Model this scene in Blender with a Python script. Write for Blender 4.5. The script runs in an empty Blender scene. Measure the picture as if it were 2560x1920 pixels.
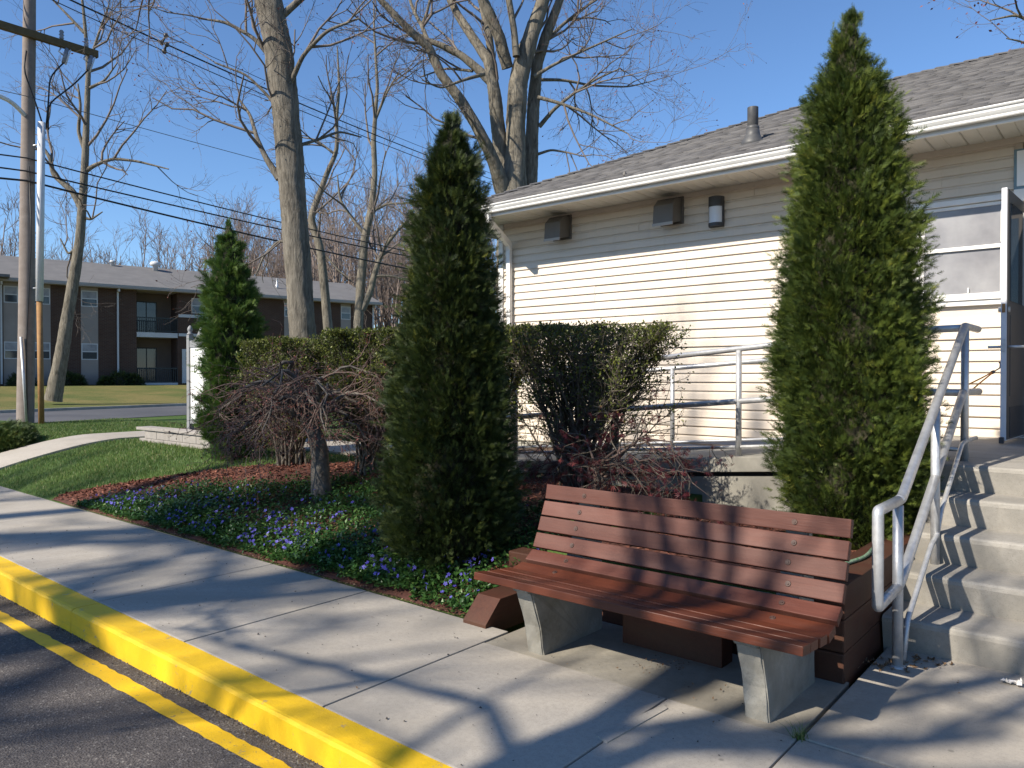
import bpy, bmesh, math, random
import numpy as np
from mathutils import Vector, Matrix
R = math.radians
random.seed(7); RNG = np.random.default_rng(7)
scn = bpy.context.scene
COL = scn.collection

# ------------------------------------------------------------------ camera, sky, sun, exposure
cam_d = bpy.data.cameras.new('camera'); cam = bpy.data.objects.new('camera', cam_d); COL.objects.link(cam)
cam.location = (0, 0, 1.56); cam.rotation_euler = (R(90 - 0.58), 0, R(40))
cam_d.sensor_width = 36; cam_d.lens = 36 * 1880 / 2560; cam_d.clip_start = .05; cam_d.clip_end = 3000
scn.camera = cam
LDIR = Vector((.26, 1.0, -.795)).normalized()
SUN_EL = math.asin(-LDIR.z); SUN_AZ = math.atan2(-LDIR.x, -LDIR.y)
w = bpy.data.worlds.new('World'); scn.world = w; w.use_nodes = True
nt = w.node_tree; nt.nodes.clear()
sky = nt.nodes.new('ShaderNodeTexSky'); sky.sky_type = 'NISHITA'; sky.sun_disc = False
sky.sun_elevation = SUN_EL; sky.sun_rotation = SUN_AZ; sky.altitude = 0
sky.air_density = 1.0; sky.dust_density = 0.0; sky.ozone_density = 7.5
bg = nt.nodes.new('ShaderNodeBackground'); bg.inputs[1].default_value = .105
out = nt.nodes.new('ShaderNodeOutputWorld')
nt.links.new(sky.outputs[0], bg.inputs[0]); nt.links.new(bg.outputs[0], out.inputs[0])
sl = bpy.data.lights.new('sun', 'SUN'); sl.energy = 5.0; sl.angle = R(.53); sl.color = (1, .915, .785)
so = bpy.data.objects.new('sun', sl); COL.objects.link(so); so.rotation_euler = LDIR.to_track_quat('-Z', 'Y').to_euler()
scn.view_settings.view_transform = 'Standard'; scn.view_settings.look = 'None'
scn.view_settings.exposure = 0.74; scn.view_settings.gamma = 1.0; scn.view_settings.use_curve_mapping = False

# ------------------------------------------------------------------ helpers
CAM0 = np.array([0, 0, 1.56]); FW = np.array([-math.sin(R(40)), math.cos(R(40)), 0]); RT = np.array([math.cos(R(40)), math.sin(R(40)), 0])
def at(x, y, d):       # surveyed bearing + distance -> world point
    return CAM0 + d * (FW + RT * (x - 1280) / 1880 + np.array([0, 0, 1]) * (941 - y) / 1880)
def tag(o, label=None, cat=None, group=None, kind=None):
    if label: o['label'] = label
    if cat: o['category'] = cat
    if group: o['group'] = group
    if kind: o['kind'] = kind
    return o
def empty(name, loc=(0, 0, 0), label=None, cat=None, group=None, kind=None, parent=None):
    o = bpy.data.objects.new(name, None); COL.objects.link(o); o.location = loc; o.empty_display_size = .1
    if parent: o.parent = parent
    return tag(o, label, cat, group, kind)
def addobj(name, me, mat=None, parent=None, smooth=False):
    o = bpy.data.objects.new(name, me); COL.objects.link(o)
    if mat: me.materials.append(mat)
    if parent:
        o.parent = parent
        l = Vector(parent.location)
        p = parent.parent
        while p: l += Vector(p.location); p = p.parent
        o.location = -l
    if smooth: me.shade_smooth()
    return o
def mesh(name, verts, faces, mat=None, parent=None, smooth=False):
    me = bpy.data.meshes.new(name); me.from_pydata([tuple(v) for v in verts], [], [tuple(f) for f in faces]); me.update()
    return addobj(name, me, mat, parent, smooth)
def bigmesh(name, V, Fc, mat=None, parent=None, smooth=False, rnd=None):
    V = np.asarray(V, np.float32); Fc = np.asarray(Fc, np.int32); k = Fc.shape[1]
    me = bpy.data.meshes.new(name)
    me.vertices.add(len(V)); me.vertices.foreach_set('co', V.ravel())
    me.loops.add(Fc.size); me.loops.foreach_set('vertex_index', Fc.ravel())
    me.polygons.add(len(Fc)); me.polygons.foreach_set('loop_start', np.arange(0, Fc.size, k, dtype=np.int32))
    me.update(calc_edges=True)
    if rnd is not None:
        a = me.attributes.new('rnd', 'FLOAT', 'POINT'); a.data.foreach_set('value', np.asarray(rnd, np.float32).ravel())
    return addobj(name, me, mat, parent, smooth)
def box(name, x0, x1, y0, y1, z0, z1, mat=None, parent=None, bev=0.0, seg=2, jit=0):
    bm = bmesh.new(); bmesh.ops.create_cube(bm, size=1)
    for v in bm.verts:
        v.co = (x0 if v.co.x < 0 else x1, y0 if v.co.y < 0 else y1, z0 if v.co.z < 0 else z1)
    if bev: bmesh.ops.bevel(bm, geom=bm.edges[:], offset=bev, segments=seg, affect='EDGES', profile=.6)
    if jit:
        for v in bm.verts: v.co += Vector((random.uniform(-jit, jit), random.uniform(-jit, jit), random.uniform(-jit, jit)))
    me = bpy.data.meshes.new(name); bm.to_mesh(me); bm.free()
    return addobj(name, me, mat, parent)
def prism(name, prof, a0, a1, axis='X', mat=None, parent=None, bev=0.0, smooth=False):
    """closed profile swept along axis; profile (Y,Z) for X, (X,Z) for Y, (X,Y) for Z"""
    def pt(a, p):
        return {'X': (a, p[0], p[1]), 'Y': (p[0], a, p[1]), 'Z': (p[0], p[1], a)}[axis]
    n = len(prof); bm = bmesh.new()
    A = [bm.verts.new(pt(a0, p)) for p in prof]; B = [bm.verts.new(pt(a1, p)) for p in prof]
    bm.faces.new(A); bm.faces.new(B[::-1])
    for i in range(n):
        j = (i + 1) % n; bm.faces.new((A[i], B[i], B[j], A[j]))
    bmesh.ops.recalc_face_normals(bm, faces=bm.faces[:])
    if bev: bmesh.ops.bevel(bm, geom=bm.edges[:], offset=bev, segments=2, affect='EDGES', profile=.6)
    me = bpy.data.meshes.new(name); bm.to_mesh(me); bm.free()
    return addobj(name, me, mat, parent, smooth)
class Tubes:
    def __init__(s): s.g = {}
    def add(s, pts, rad, sides=5):
        s.g.setdefault((len(pts), sides), []).append((pts, rad))
    def arrays(s):
        VS, FS, off = [], [], 0
        for (n, k), L in s.g.items():
            Pn = np.array([l[0] for l in L], np.float64); Rr = np.array([l[1] for l in L], np.float64)
            T = np.empty_like(Pn); T[:, 1:-1] = Pn[:, 2:] - Pn[:, :-2]; T[:, 0] = Pn[:, 1] - Pn[:, 0]; T[:, -1] = Pn[:, -1] - Pn[:, -2]
            T /= np.linalg.norm(T, axis=2, keepdims=True) + 1e-9
            mT = T.mean(axis=1); ax = np.argmin(np.abs(mT), axis=1); ref = np.eye(3)[ax][:, None, :]
            U = np.cross(T, np.broadcast_to(ref, T.shape)); U /= np.linalg.norm(U, axis=2, keepdims=True) + 1e-9
            W = np.cross(T, U)
            an = np.linspace(0, 2 * math.pi, k, endpoint=False)
            V = Pn[:, :, None, :] + Rr[:, :, None, None] * (np.cos(an)[None, None, :, None] * U[:, :, None, :] + np.sin(an)[None, None, :, None] * W[:, :, None, :])
            if k >= 16:
                zz = np.linspace(0, n * .5, n)[None, :, None]; ph = np.arange(len(L))[:, None, None] * 1.7; aa = an[None, None, :]
                rel = .016 * np.sin(7 * aa + 1.3 * np.sin(zz * .8 + ph)) + .014 * np.sin(11 * aa + 1.9 * np.sin(zz * 1.3 + 2 + ph)) + .02 * np.sin(2 * aa + zz * .5 + ph) + .016 * np.sin(3 * aa - zz * .9 + ph) + RNG.normal(0, .011, (len(L), n, k))
                V = Pn[:, :, None, :] + (V - Pn[:, :, None, :]) * (1 + rel[..., None])
            m = len(L); idx = off + np.arange(m * n * k).reshape(m, n, k)
            a = idx[:, :-1, :]; b = idx[:, 1:, :]; a2 = np.roll(a, -1, 2); b2 = np.roll(b, -1, 2)
            FS.append(np.stack([a, a2, b2, b], -1).reshape(-1, 4)); VS.append(V.reshape(-1, 3)); off += m * n * k
        return np.concatenate(VS), np.concatenate(FS)
    def build(s, name, mat, parent=None, smooth=True):
        V, Fc = s.arrays(); return bigmesh(name, V, Fc, mat, parent, smooth)
def pipe(name, pts, r, mat, parent=None, sides=14, cap=True, smooth_bend=0.0):
    pts = [Vector(p) for p in pts]
    if smooth_bend:
        q = [pts[0]]
        for i in range(1, len(pts) - 1):
            a, b, c = pts[i - 1], pts[i], pts[i + 1]
            u = (a - b).normalized() * min(smooth_bend, (a - b).length * .45); v = (c - b).normalized() * min(smooth_bend, (c - b).length * .45)
            for t in (0, .33, .67, 1): q.append((b + u) * (1 - t) ** 2 + b * 2 * t * (1 - t) + (b + v) * t * t)
        q.append(pts[-1]); pts = q
    bm = bmesh.new(); rings = []
    t0 = (pts[1] - pts[0]).normalized(); U = t0.orthogonal().normalized()
    for i, p in enumerate(pts):
        t = (pts[min(i + 1, len(pts) - 1)] - pts[max(i - 1, 0)]).normalized()
        U = (U - t * U.dot(t)).normalized(); W = t.cross(U)
        rr = r[i] if isinstance(r, (list, tuple)) and len(r) == len(pts) else (r if not isinstance(r, (list, tuple)) else r[0])
        rings.append([bm.verts.new(p + (U * math.cos(a) + W * math.sin(a)) * rr) for a in [2 * math.pi * k / sides for k in range(sides)]])
    for a, b in zip(rings[:-1], rings[1:]):
        for k in range(sides):
            f = bm.faces.new((a[k], a[(k + 1) % sides], b[(k + 1) % sides], b[k])); f.smooth = True
    if cap: bm.faces.new(rings[0][::-1]); bm.faces.new(rings[-1])
    me = bpy.data.meshes.new(name); bm.to_mesh(me); bm.free()
    return addobj(name, me, mat, parent)
def lathe(name, prof, loc, mat, parent=None, n=20, smooth=True):
    V, Fc = [], []
    for r, z in prof:
        for k in range(n): V.append((loc[0] + r * math.cos(2 * math.pi * k / n), loc[1] + r * math.sin(2 * math.pi * k / n), loc[2] + z))
    for i in range(len(prof) - 1):
        for k in range(n): Fc.append((i * n + k, i * n + (k + 1) % n, (i + 1) * n + (k + 1) % n, (i + 1) * n + k))
    Fc.append(tuple(range(n))[::-1]); Fc.append(tuple(range((len(prof) - 1) * n, len(prof) * n)))
    return mesh(name, V, Fc, mat, parent, smooth)
def unit(v): return v / (np.linalg.norm(v, axis=-1, keepdims=True) + 1e-9)
def instances(tv, tf, pos, ax, nrm, scale):
    """place template (x along ax, z along nrm) at every pos; returns V, F"""
    ax = unit(ax); nrm = nrm - ax * np.sum(nrm * ax, axis=1, keepdims=True); nrm = unit(nrm); sd = np.cross(nrm, ax)
    V = pos[:, None, :] + scale[:, None, None] * (tv[None, :, 0:1] * ax[:, None, :] + tv[None, :, 1:2] * sd[:, None, :] + tv[None, :, 2:3] * nrm[:, None, :])
    n, k = len(pos), len(tv)
    Fc = (tf[None] + (np.arange(n) * k)[:, None, None]).reshape(-1, tf.shape[1])
    return V.reshape(-1, 3), Fc
def rdir(n): return unit(RNG.normal(size=(n, 3)))
def sstep(t): t = np.clip(t, 0, 1); return t * t * (3 - 2 * t)

# ------------------------------------------------------------------ materials
class NT:
    def __init__(s, name):
        s.m = bpy.data.materials.new(name); s.m.use_nodes = True; s.t = s.m.node_tree
        s.b = s.t.nodes['Principled BSDF']; s.o = s.t.nodes['Material Output']
    def n(s, typ, **kw):
        nd = s.t.nodes.new('ShaderNode' + typ)
        for k, v in kw.items():
            if isinstance(k, str) and k.startswith('i_'): nd.inputs[k[2:].replace('_', ' ')].default_value = v
            else: setattr(nd, k, v)
        return nd
    def l(s, a, b): s.t.links.new(a, b)
    def pos(s, scale=(1, 1, 1)):
        g = s.n('NewGeometry'); mp = s.n('Mapping'); s.l(g.outputs['Position'], mp.inputs[0]); mp.inputs['Scale'].default_value = scale
        return mp.outputs[0]
    def noise(s, sc, det=4, rough=.55, scale=(1, 1, 1), dist=0):
        nz = s.n('TexNoise'); nz.inputs['Scale'].default_value = sc; nz.inputs['Detail'].default_value = det; nz.inputs['Roughness'].default_value = rough
        nz.inputs['Distortion'].default_value = dist; s.l(s.pos(scale), nz.inputs['Vector']); return nz.outputs['Fac']
    def ramp(s, fac, stops):
        r = s.n('ValToRGB'); e = r.color_ramp.elements
        while len(e) < len(stops): e.new(.5)
        for q, (p, c) in zip(e, stops): q.position = p; q.color = (c, c, c, 1) if not hasattr(c, '__len__') else (*c, 1)
        s.l(fac, r.inputs[0]); return r.outputs[0]
    def mix(s, fac, a, b, blend='MIX'):
        m = s.n('Mix', data_type='RGBA', blend_type=blend)
        for i, v in ((0, fac), (6, a), (7, b)):
            if hasattr(v, 'is_linked'): s.l(v, m.inputs[i])
            else: m.inputs[i].default_value = v if i == 0 else (*v, 1)
        return m.outputs[2]
    def bump(s, h, strength=.3, dist=.01, prev=None):
        b = s.n('Bump'); b.inputs['Strength'].default_value = strength; b.inputs['Distance'].default_value = dist; s.l(h, b.inputs['Height'])
        if prev is not None: s.l(prev, b.inputs['Normal'])
        s.l(b.outputs[0], s.b.inputs['Normal']); return b.outputs[0]
    def fin(s, col, rough=.6, metal=0, spec=.4):
        if hasattr(col, 'is_linked'): s.l(col, s.b.inputs['Base Color'])
        else: s.b.inputs['Base Color'].default_value = (*col, 1)
        if hasattr(rough, 'is_linked'): s.l(rough, s.b.inputs['Roughness'])
        else: s.b.inputs['Roughness'].default_value = rough
        s.b.inputs['Metallic'].default_value = metal; s.b.inputs['Specular IOR Level'].default_value = spec
        return s.m
    def rnd(s):
        a = s.n('Attribute'); a.attribute_name = 'rnd'; return a.outputs['Fac']
def simple(name, c, c2=None, sc=6, rough=.6, metal=0, bump=0, bsc=60, spec=.4, scale=(1, 1, 1), amt=1.0):
    t = NT(name)
    col = c
    if c2 is not None: col = t.mix(t.ramp(t.noise(sc, 5, .6, scale), [(.3, 0.0), (.7, amt)]), c, c2)
    if bump: t.bump(t.noise(bsc, 4, .6, scale), bump, .01)
    return t.fin(col, rough, metal, spec)
def concrete(name, c, dark, sc=1.2, blot=.5, rough=.85, fine=.25):
    t = NT(name)
    a = t.mix(t.ramp(t.noise(sc, 6, .62), [(.32, 0.0), (.72, blot)]), c, dark)
    a = t.mix(t.ramp(t.noise(.55, 5, .7, dist=.8), [(.46, 0.0), (.60, .7)]), a, dark)
    a = t.mix(t.ramp(t.noise(34, 3, .7), [(.42, 0.0), (.66, fine * 1.6)]), a, tuple(x * .66 for x in c))
    sp = t.ramp(t.noise(150, 2, .5), [(.60, 0.0), (.68, .6)])
    a = t.mix(sp, a, tuple(x * .55 for x in c))
    v = t.n('TexVoronoi'); v.inputs['Scale'].default_value = 2.6; v.inputs['Randomness'].default_value = 1; t.l(t.pos(), v.inputs['Vector'])
    a = t.mix(t.ramp(v.outputs['Distance'], [(.020, .55), (.038, 0.0)]), a, tuple(x * .4 for x in dark))
    b = t.bump(t.noise(150, 4, .7), .16, .004)
    t.bump(t.noise(11, 4, .6), .12, .01, b)
    return t.fin(a, rough, 0, .25)
M = {}
M['walk'] = concrete('sidewalk_concrete', (.395, .36, .31), (.295, .267, .225))
M['step'] = concrete('step_concrete', (.345, .322, .285), (.225, .21, .18), 2.2, .9)
M['leg'] = concrete('cast_concrete', (.35, .335, .295), (.13, .12, .095), 3.2, 1.0, .9, .4)
M['pad'] = concrete('old_concrete', (.33, .305, .255), (.19, .168, .13), 2.5, .9)
M['oldwall'] = concrete('wall_concrete', (.42, .40, .35), (.22, .21, .18), 2.5, .9)
M['patch'] = concrete('patch_mortar', (.36, .335, .295), (.30, .275, .235), 5)
def asphalt(name, c, c2):
    t = NT(name)
    a = t.mix(t.ramp(t.noise(.8, 5, .6), [(.35, 0.0), (.7, 1.0)]), c, c2)
    v = t.n('TexVoronoi'); v.inputs['Scale'].default_value = 95; t.l(t.pos(), v.inputs['Vector'])
    st = t.ramp(v.outputs['Color'], [(.72, 0.0), (.95, .85)])
    a = t.mix(st, a, (.26, .24, .215))
    dk = t.ramp(t.noise(70, 3, .7), [(.3, .7), (.5, 0.0)])
    a = t.mix(dk, a, (.012, .012, .013))
    b = t.bump(v.outputs['Distance'], .7, .006); t.bump(t.noise(45, 5, .7), .5, .008, b)
    return t.fin(a, .88, 0, .25)
M['asphalt'] = asphalt('asphalt', (.085, .076, .073), (.11, .098, .092))
M['street'] = simple('street_asphalt', (.055, .056, .062), (.09, .09, .095), .5, .8, bump=.2, bsc=40)
def paint_yellow(name, wear):
    t = NT(name)
    a = t.mix(t.ramp(t.noise(3, 5, .6), [(.35, 0.0), (.75, .75)]), (.80, .50, .014), (.64, .385, .02))
    a = t.mix(t.ramp(t.noise(1.1, 6, .7, dist=.6), [(.52, 0.0), (.70, .3)]), a, (.36, .24, .045))
    a = t.mix(t.ramp(t.noise(38, 5, .75), [(.60 if wear else .66, 0.0), (.66 if wear else .72, .9)]), a, (.19, .155, .11))
    a = t.mix(t.ramp(t.noise(5.5, 8, .8, dist=.4), [(.61, 0.0), (.645, .8)]), a, (.27, .24, .20))
    a = t.mix(t.ramp(t.noise(7, 5, .75, (1, 1, 4)), [(.58, 0.0), (.74, .3)]), a, (.38, .26, .06))
    a = t.mix(t.ramp(t.noise(2.4, 6, .7, (.35, 1, 7), .5), [(.58, 0.0), (.72, .35)]), a, (.22, .17, .07))
    b = t.bump(t.noise(120, 4, .7), .3, .004); t.bump(t.noise(14, 4, .6), .3, .01, b)
    return t.fin(a, .6, 0, .3)
M['yellow'] = paint_yellow('kerb_yellow_paint', False); M['line'] = paint_yellow('road_line_paint', True)
M['siding'] = simple('vinyl_siding', (.66, .575, .475), (.61, .53, .435), 1.3, .5, bump=.04, bsc=20, scale=(1, 1, 6))
def sidingmat():
    t = NT('vinyl_siding'); a = t.mix(t.ramp(t.noise(1.3, 5, .6, (1, 1, 6)), [(.3, 0.0), (.7, 1.0)]), (.66, .575, .475), (.615, .535, .44))
    oi = t.n('ObjectInfo'); a = t.mix(t.ramp(oi.outputs['Random'], [(0.0, 0.0), (1.0, .30)]), a, (.55, .485, .405))
    a = t.mix(t.ramp(t.noise(3.0, 6, .7, (2.2, 1, .35), .4), [(.55, 0.0), (.75, .35)]), a, (.43, .385, .325))
    t.bump(t.noise(3, 3, .5, (1, 1, 4)), .12, .02); return t.fin(a, .5, 0, .4)
M['siding'] = sidingmat()
M['white'] = simple('white_trim', (.78, .77, .74), (.68, .67, .64), 3, .42)
M['soffit'] = simple('soffit_vinyl', (.66, .63, .57), (.60, .57, .51), 2, .5)
M['fascia'] = simple('fascia_metal', (.62, .61, .59), (.55, .54, .52), 2, .45)
def shingle():
    t = NT('asphalt_shingle'); r = t.rnd()
    a = t.ramp(r, [(0.0, (.085, .083, .085)), (.5, (.115, .112, .113)), (1.0, (.15, .145, .143))])
    a = t.mix(t.ramp(t.noise(160, 2, .7), [(.4, 0.0), (.7, .6)]), a, (.06, .058, .06))
    t.bump(t.noise(200, 2, .6), .4, .004); return t.fin(a, .92, 0, .2)
M['shingle'] = shingle()
M['roofbase'] = simple('roof_underlay', (.13, .125, .125), (.10, .096, .098), 3, .9, bump=.3, bsc=60)
M['taupe'] = simple('vent_taupe', (.13, .12, .105), (.11, .10, .09), 4, .5)
M['dark'] = simple('dark_metal', (.035, .036, .04), (.05, .05, .055), 8, .45)
M['pvc'] = simple('black_pipe', (.045, .047, .052), (.09, .088, .085), 6, .5)
M['lens'] = simple('lamp_lens', (.62, .66, .72), None, rough=.25)
def galv():
    t = NT('galvanised_pipe')
    a = t.mix(t.ramp(t.noise(22, 4, .6), [(.35, 0.0), (.7, 1.0)]), (.58, .58, .58), (.45, .45, .45))
    rr = t.ramp(t.noise(30, 4, .6), [(.3, .36), (.7, .52)]); t.bump(t.noise(300, 2, .6), .05, .002)
    return t.fin(a, rr, .55, .5)
M['galv'] = galv()
def wood(name, c, c2, c3, rough=.5, grain=(1.2, 26, 26), weather=.6):
    t = NT(name)
    gz = t.noise(5, 6, .65, grain, .6)
    a = t.mix(t.ramp(gz, [(.3, 0.0), (.7, 1.0)]), c, c2)
    a = t.mix(t.ramp(t.noise(2.2, 4, .6, (.6, 3, 3)), [(.42, 0.0), (.75, weather)]), a, c3)
    a = t.mix(t.ramp(t.noise(90, 4, .7, grain), [(.62, 0.0), (.75, .6)]), a, tuple(x * .35 for x in c))
    oi = t.n('ObjectInfo'); a = t.mix(t.ramp(oi.outputs['Random'], [(0.0, 0.0), (1.0, .38)]), a, tuple(x * .55 for x in c2))
    t.bump(gz, .35, .004); return t.fin(a, rough, 0, .3)
M['slat'] = wood('painted_slat', (.135, .037, .016), (.095, .026, .013), (.15, .062, .042), .4)
M['backslat'] = wood('weathered_slat', (.118, .037, .023), (.082, .025, .016), (.155, .074, .056), .6, weather=.75)
M['tie'] = wood('brown_tie', (.085, .030, .016), (.06, .022, .013), (.075, .045, .026), .65, (10, 1.5, 14))
M['tieend'] = simple('raw_tie_end', (.23, .155, .06), (.13, .085, .035), 9, .8, bump=.3, bsc=60)
M['bolt'] = simple('bolt_painted', (.045, .018, .013), (.10, .06, .045), 60, .6)
M['soil'] = simple('garden_soil', (.055, .036, .024), (.10, .062, .04), 9, .95, bump=.8, bsc=40)
def lawnmat():
    t = NT('lawn'); a = t.mix(t.ramp(t.noise(.9, 5, .6), [(.35, 0.0), (.7, 1.0)]), (.055, .105, .022), (.085, .135, .03))
    far = t.mix(t.ramp(t.noise(.35, 6, .65, (1, 1, 1)), [(.40, 0.0), (.58, 1.0)]), (.20, .165, .06), (.11, .125, .035))
    g = t.n('NewGeometry'); sx = t.n('SeparateXYZ'); t.l(g.outputs['Position'], sx.inputs[0])
    lt = t.n('Math', operation='LESS_THAN'); lt.inputs[1].default_value = -24.0; t.l(sx.outputs[0], lt.inputs[0])
    a = t.mix(lt.outputs[0], a, far); a = t.mix(t.ramp(t.noise(30, 3, .7), [(.4, 0.0), (.7, .6)]), a, (.04, .06, .015))
    t.bump(t.noise(60, 4, .7), .8, .03); return t.fin(a, .9, 0, .2)
M['lawn'] = lawnmat()
def leafmat(name, stops, rough=.5, trans=.25, spec=.35):
    t = NT(name); c = t.ramp(t.rnd(), stops); t.fin(c, rough, 0, spec)
    if trans:
        tr = t.n('BsdfTranslucent'); mx = t.n('MixShader'); mx.inputs[0].default_value = trans
        t.l(c, tr.inputs[0]); t.l(t.b.outputs[0], mx.inputs[1]); t.l(tr.outputs[0], mx.inputs[2]); t.l(mx.outputs[0], t.o.inputs[0])
    return t.m
M['thuja'] = leafmat('arborvitae_foliage', [(0, (.024, .042, .010)), (.45, (.060, .090, .015)), (.8, (.110, .140, .021)), (1, (.20, .215, .036))], .55, .22)
M['thuja2'] = leafmat('arborvitae_foliage_dark', [(0, (.018, .031, .010)), (.5, (.037, .058, .013)), (.82, (.078, .102, .018)), (1, (.17, .18, .032))], .55, .2)  # arborvitae foliage darkened to stand for the shade on the centre tree
M['thuja3'] = leafmat('arborvitae_foliage_fresh', [(0, (.035, .075, .017)), (.5, (.072, .135, .025)), (1, (.14, .20, .042))], .55, .25)
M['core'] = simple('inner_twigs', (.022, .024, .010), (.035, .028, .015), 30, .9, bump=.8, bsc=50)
M['hedgeleaf'] = leafmat('hedge_leaves', [(0, (.050, .058, .017)), (.5, (.105, .125, .024)), (.85, (.17, .195, .03)), (1, (.28, .31, .05))], .45, .3)
M['vinca'] = leafmat('periwinkle_leaves', [(0, (.020, .055, .012)), (.5, (.04, .105, .022)), (.85, (.075, .155, .032)), (1, (.14, .22, .055))], .42, .18, .45)
M['petal'] = leafmat('periwinkle_petals', [(0, (.09, .07, .42)), (.6, (.14, .115, .55)), (1, (.22, .19, .68))], .6, .25)
M['grass'] = leafmat('grass_blades', [(0, (.055, .105, .02)), (.55, (.09, .165, .032)), (.85, (.15, .205, .055)), (1, (.30, .25, .12))], .5, .25)
M['mulch'] = leafmat('mulch_chips', [(0, (.06, .022, .014)), (.5, (.15, .05, .03)), (1, (.27, .11, .07))], .85, 0)
M['mulchbed'] = simple('mulch_bed', (.12, .042, .027), (.06, .025, .017), 14, .95, bump=1, bsc=60)
M['grit'] = leafmat('road_grit', [(0, (.03, .027, .025)), (.6, (.10, .09, .08)), (1, (.22, .20, .17))], .9, 0)
M['dry'] = leafmat('dry_leaves', [(0, (.09, .055, .03)), (.5, (.20, .12, .065)), (1, (.36, .25, .15))], .8, .15)
M['bud'] = leafmat('maple_buds', [(0, (.09, .025, .022)), (.6, (.16, .045, .04)), (1, (.24, .10, .07))], .6, .2)
M['redleaf'] = leafmat('red_maple_leaves', [(0, (.055, .012, .016)), (.6, (.12, .022, .028)), (1, (.20, .05, .045))], .55, .3)
M['juniper'] = leafmat('juniper_foliage', [(0, (.02, .045, .012)), (.6, (.05, .085, .02)), (1, (.12, .14, .03))], .6, .2)
def bark(name, c, c2, sc=9, stretch=.22):
    t = NT(name); z = (1, 1, stretch)
    nz = t.noise(sc, 6, .7, z, .8); a = t.mix(t.ramp(nz, [(.35, 0.0), (.65, 1.0)]), c, c2)
    a = t.mix(t.ramp(t.noise(1.6, 4, .6), [(.45, 0.0), (.75, .5)]), a, tuple(x * .8 + .04 for x in c2))
    t.bump(nz, 1.0, .04); return t.fin(a, .92, 0, .2)
M['bark'] = bark('oak_bark', (.065, .057, .046), (.21, .188, .152), 15, .16)
M['bark2'] = bark('maple_bark', (.075, .065, .05), (.23, .205, .16), 14, .2)
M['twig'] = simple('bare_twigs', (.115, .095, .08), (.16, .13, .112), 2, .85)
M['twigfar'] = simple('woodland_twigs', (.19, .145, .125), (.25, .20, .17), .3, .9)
M['stem'] = simple('shrub_stems', (.075, .062, .045), (.13, .11, .085), 10, .85)
M['maplebark'] = simple('weeping_maple_bark', (.05, .042, .036), (.15, .132, .11), 16, .8, bump=.5, bsc=40)
M['mapletwig'] = simple('weeping_maple_twigs', (.085, .055, .045), (.15, .105, .085), 9, .75)
M['pole'] = wood('weathered_pole', (.27, .225, .195), (.20, .168, .148), (.34, .295, .265), .9, (26, 26, 1.0))
M['arm'] = wood('crossarm_wood', (.15, .11, .055), (.11, .08, .04), (.20, .155, .08), .85, (26, 1.2, 26))
M['conduit'] = simple('white_conduit', (.62, .63, .64), (.52, .53, .55), 3, .4)
M['rust'] = simple('rusty_conduit', (.33, .18, .06), (.22, .11, .045), 8, .75, bump=.2)
M['wire'] = simple('black_cable', (.012, .012, .014), None, rough=.5)
M['greywire'] = simple('grey_wire', (.10, .11, .12), None, rough=.5)
M['porcelain'] = simple('grey_porcelain', (.26, .28, .31), (.17, .18, .20), 12, .25)
def brick(name, c1, c2, mo):
    t = NT(name); b = t.n('TexBrick'); b.inputs['Color1'].default_value = (*c1, 1); b.inputs['Color2'].default_value = (*c2, 1); b.inputs['Mortar'].default_value = (*mo, 1)
    b.inputs['Scale'].default_value = 1; b.inputs['Brick Width'].default_value = .22; b.inputs['Row Height'].default_value = .075; b.inputs['Mortar Size'].default_value = .01
    g = t.n('NewGeometry'); sp = t.n('SeparateXYZ'); cb = t.n('CombineXYZ'); t.l(g.outputs['Position'], sp.inputs[0]); t.l(sp.outputs[1], cb.inputs[0]); t.l(sp.outputs[2], cb.inputs[1]); t.l(cb.outputs[0], b.inputs['Vector'])
    a = t.mix(t.ramp(t.noise(1.2, 5, .6), [(.3, 0.0), (.7, .5)]), b.outputs[0], tuple(x * .7 for x in c1))
    return t.fin(a, .9, 0, .2)
M['brick'] = brick('brown_brick', (.085, .045, .031), (.062, .034, .025), (.095, .08, .068))
M['aptroof'] = simple('apartment_shingle', (.15, .145, .143), (.115, .112, .112), 1.5, .95, bump=.3, bsc=12)
M['aptpanel'] = simple('apartment_siding', (.27, .232, .205), (.23, .197, .175), 1, .7)
M['aptwhite'] = simple('apartment_white', (.52, .52, .52), (.45, .45, .45), 1, .6)
M['aptdark'] = simple('apartment_rail', (.03, .04, .04), None, rough=.6)
def glass(name, c, rough=.06, spec=.6):
    t = NT(name); return t.fin(c, rough, 0, spec)
M['glass'] = glass('window_glass', (.035, .045, .055), .05, .8)
def reflectmat():  # blurred grey reflection painted into the pane colour
    t = NT('painted_reflection_glass'); a = t.mix(t.ramp(t.noise(2.3, 4, .55), [(.35, 0.0), (.68, 1.0)]), (.17, .17, .185), (.29, .29, .30))
    return t.fin(a, .28, 0, .5)
M['reflglass'] = reflectmat()
M['signgrey'] = simple('sign_grey', (.22, .225, .23), (.18, .185, .19), 5, .6)
M['signwhite'] = simple('sign_white', (.80, .80, .79), None, rough=.5)
M['ink'] = simple('sign_lettering', (.05, .05, .045), None, rough=.6)
M['blockwall'] = simple('planter_block', (.30, .275, .25), (.23, .21, .19), 7, .9, bump=.4)
M['orange'] = simple('orange_cord', (.75, .26, .03), None, rough=.6)
M['hose'] = simple('green_hose', (.03, .16, .06), (.30, .34, .26), 45, .5)
M['paper'] = simple('crumpled_paper', (.75, .72, .68), (.62, .58, .54), 40, .8)
M['doorpaint'] = simple('door_taupe', (.095, .085, .08), (.08, .072, .068), 3, .5)
M['mat'] = simple('rubber_mat', (.02, .02, .02), (.03, .03, .03), 30, .9, bump=.5)

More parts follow.
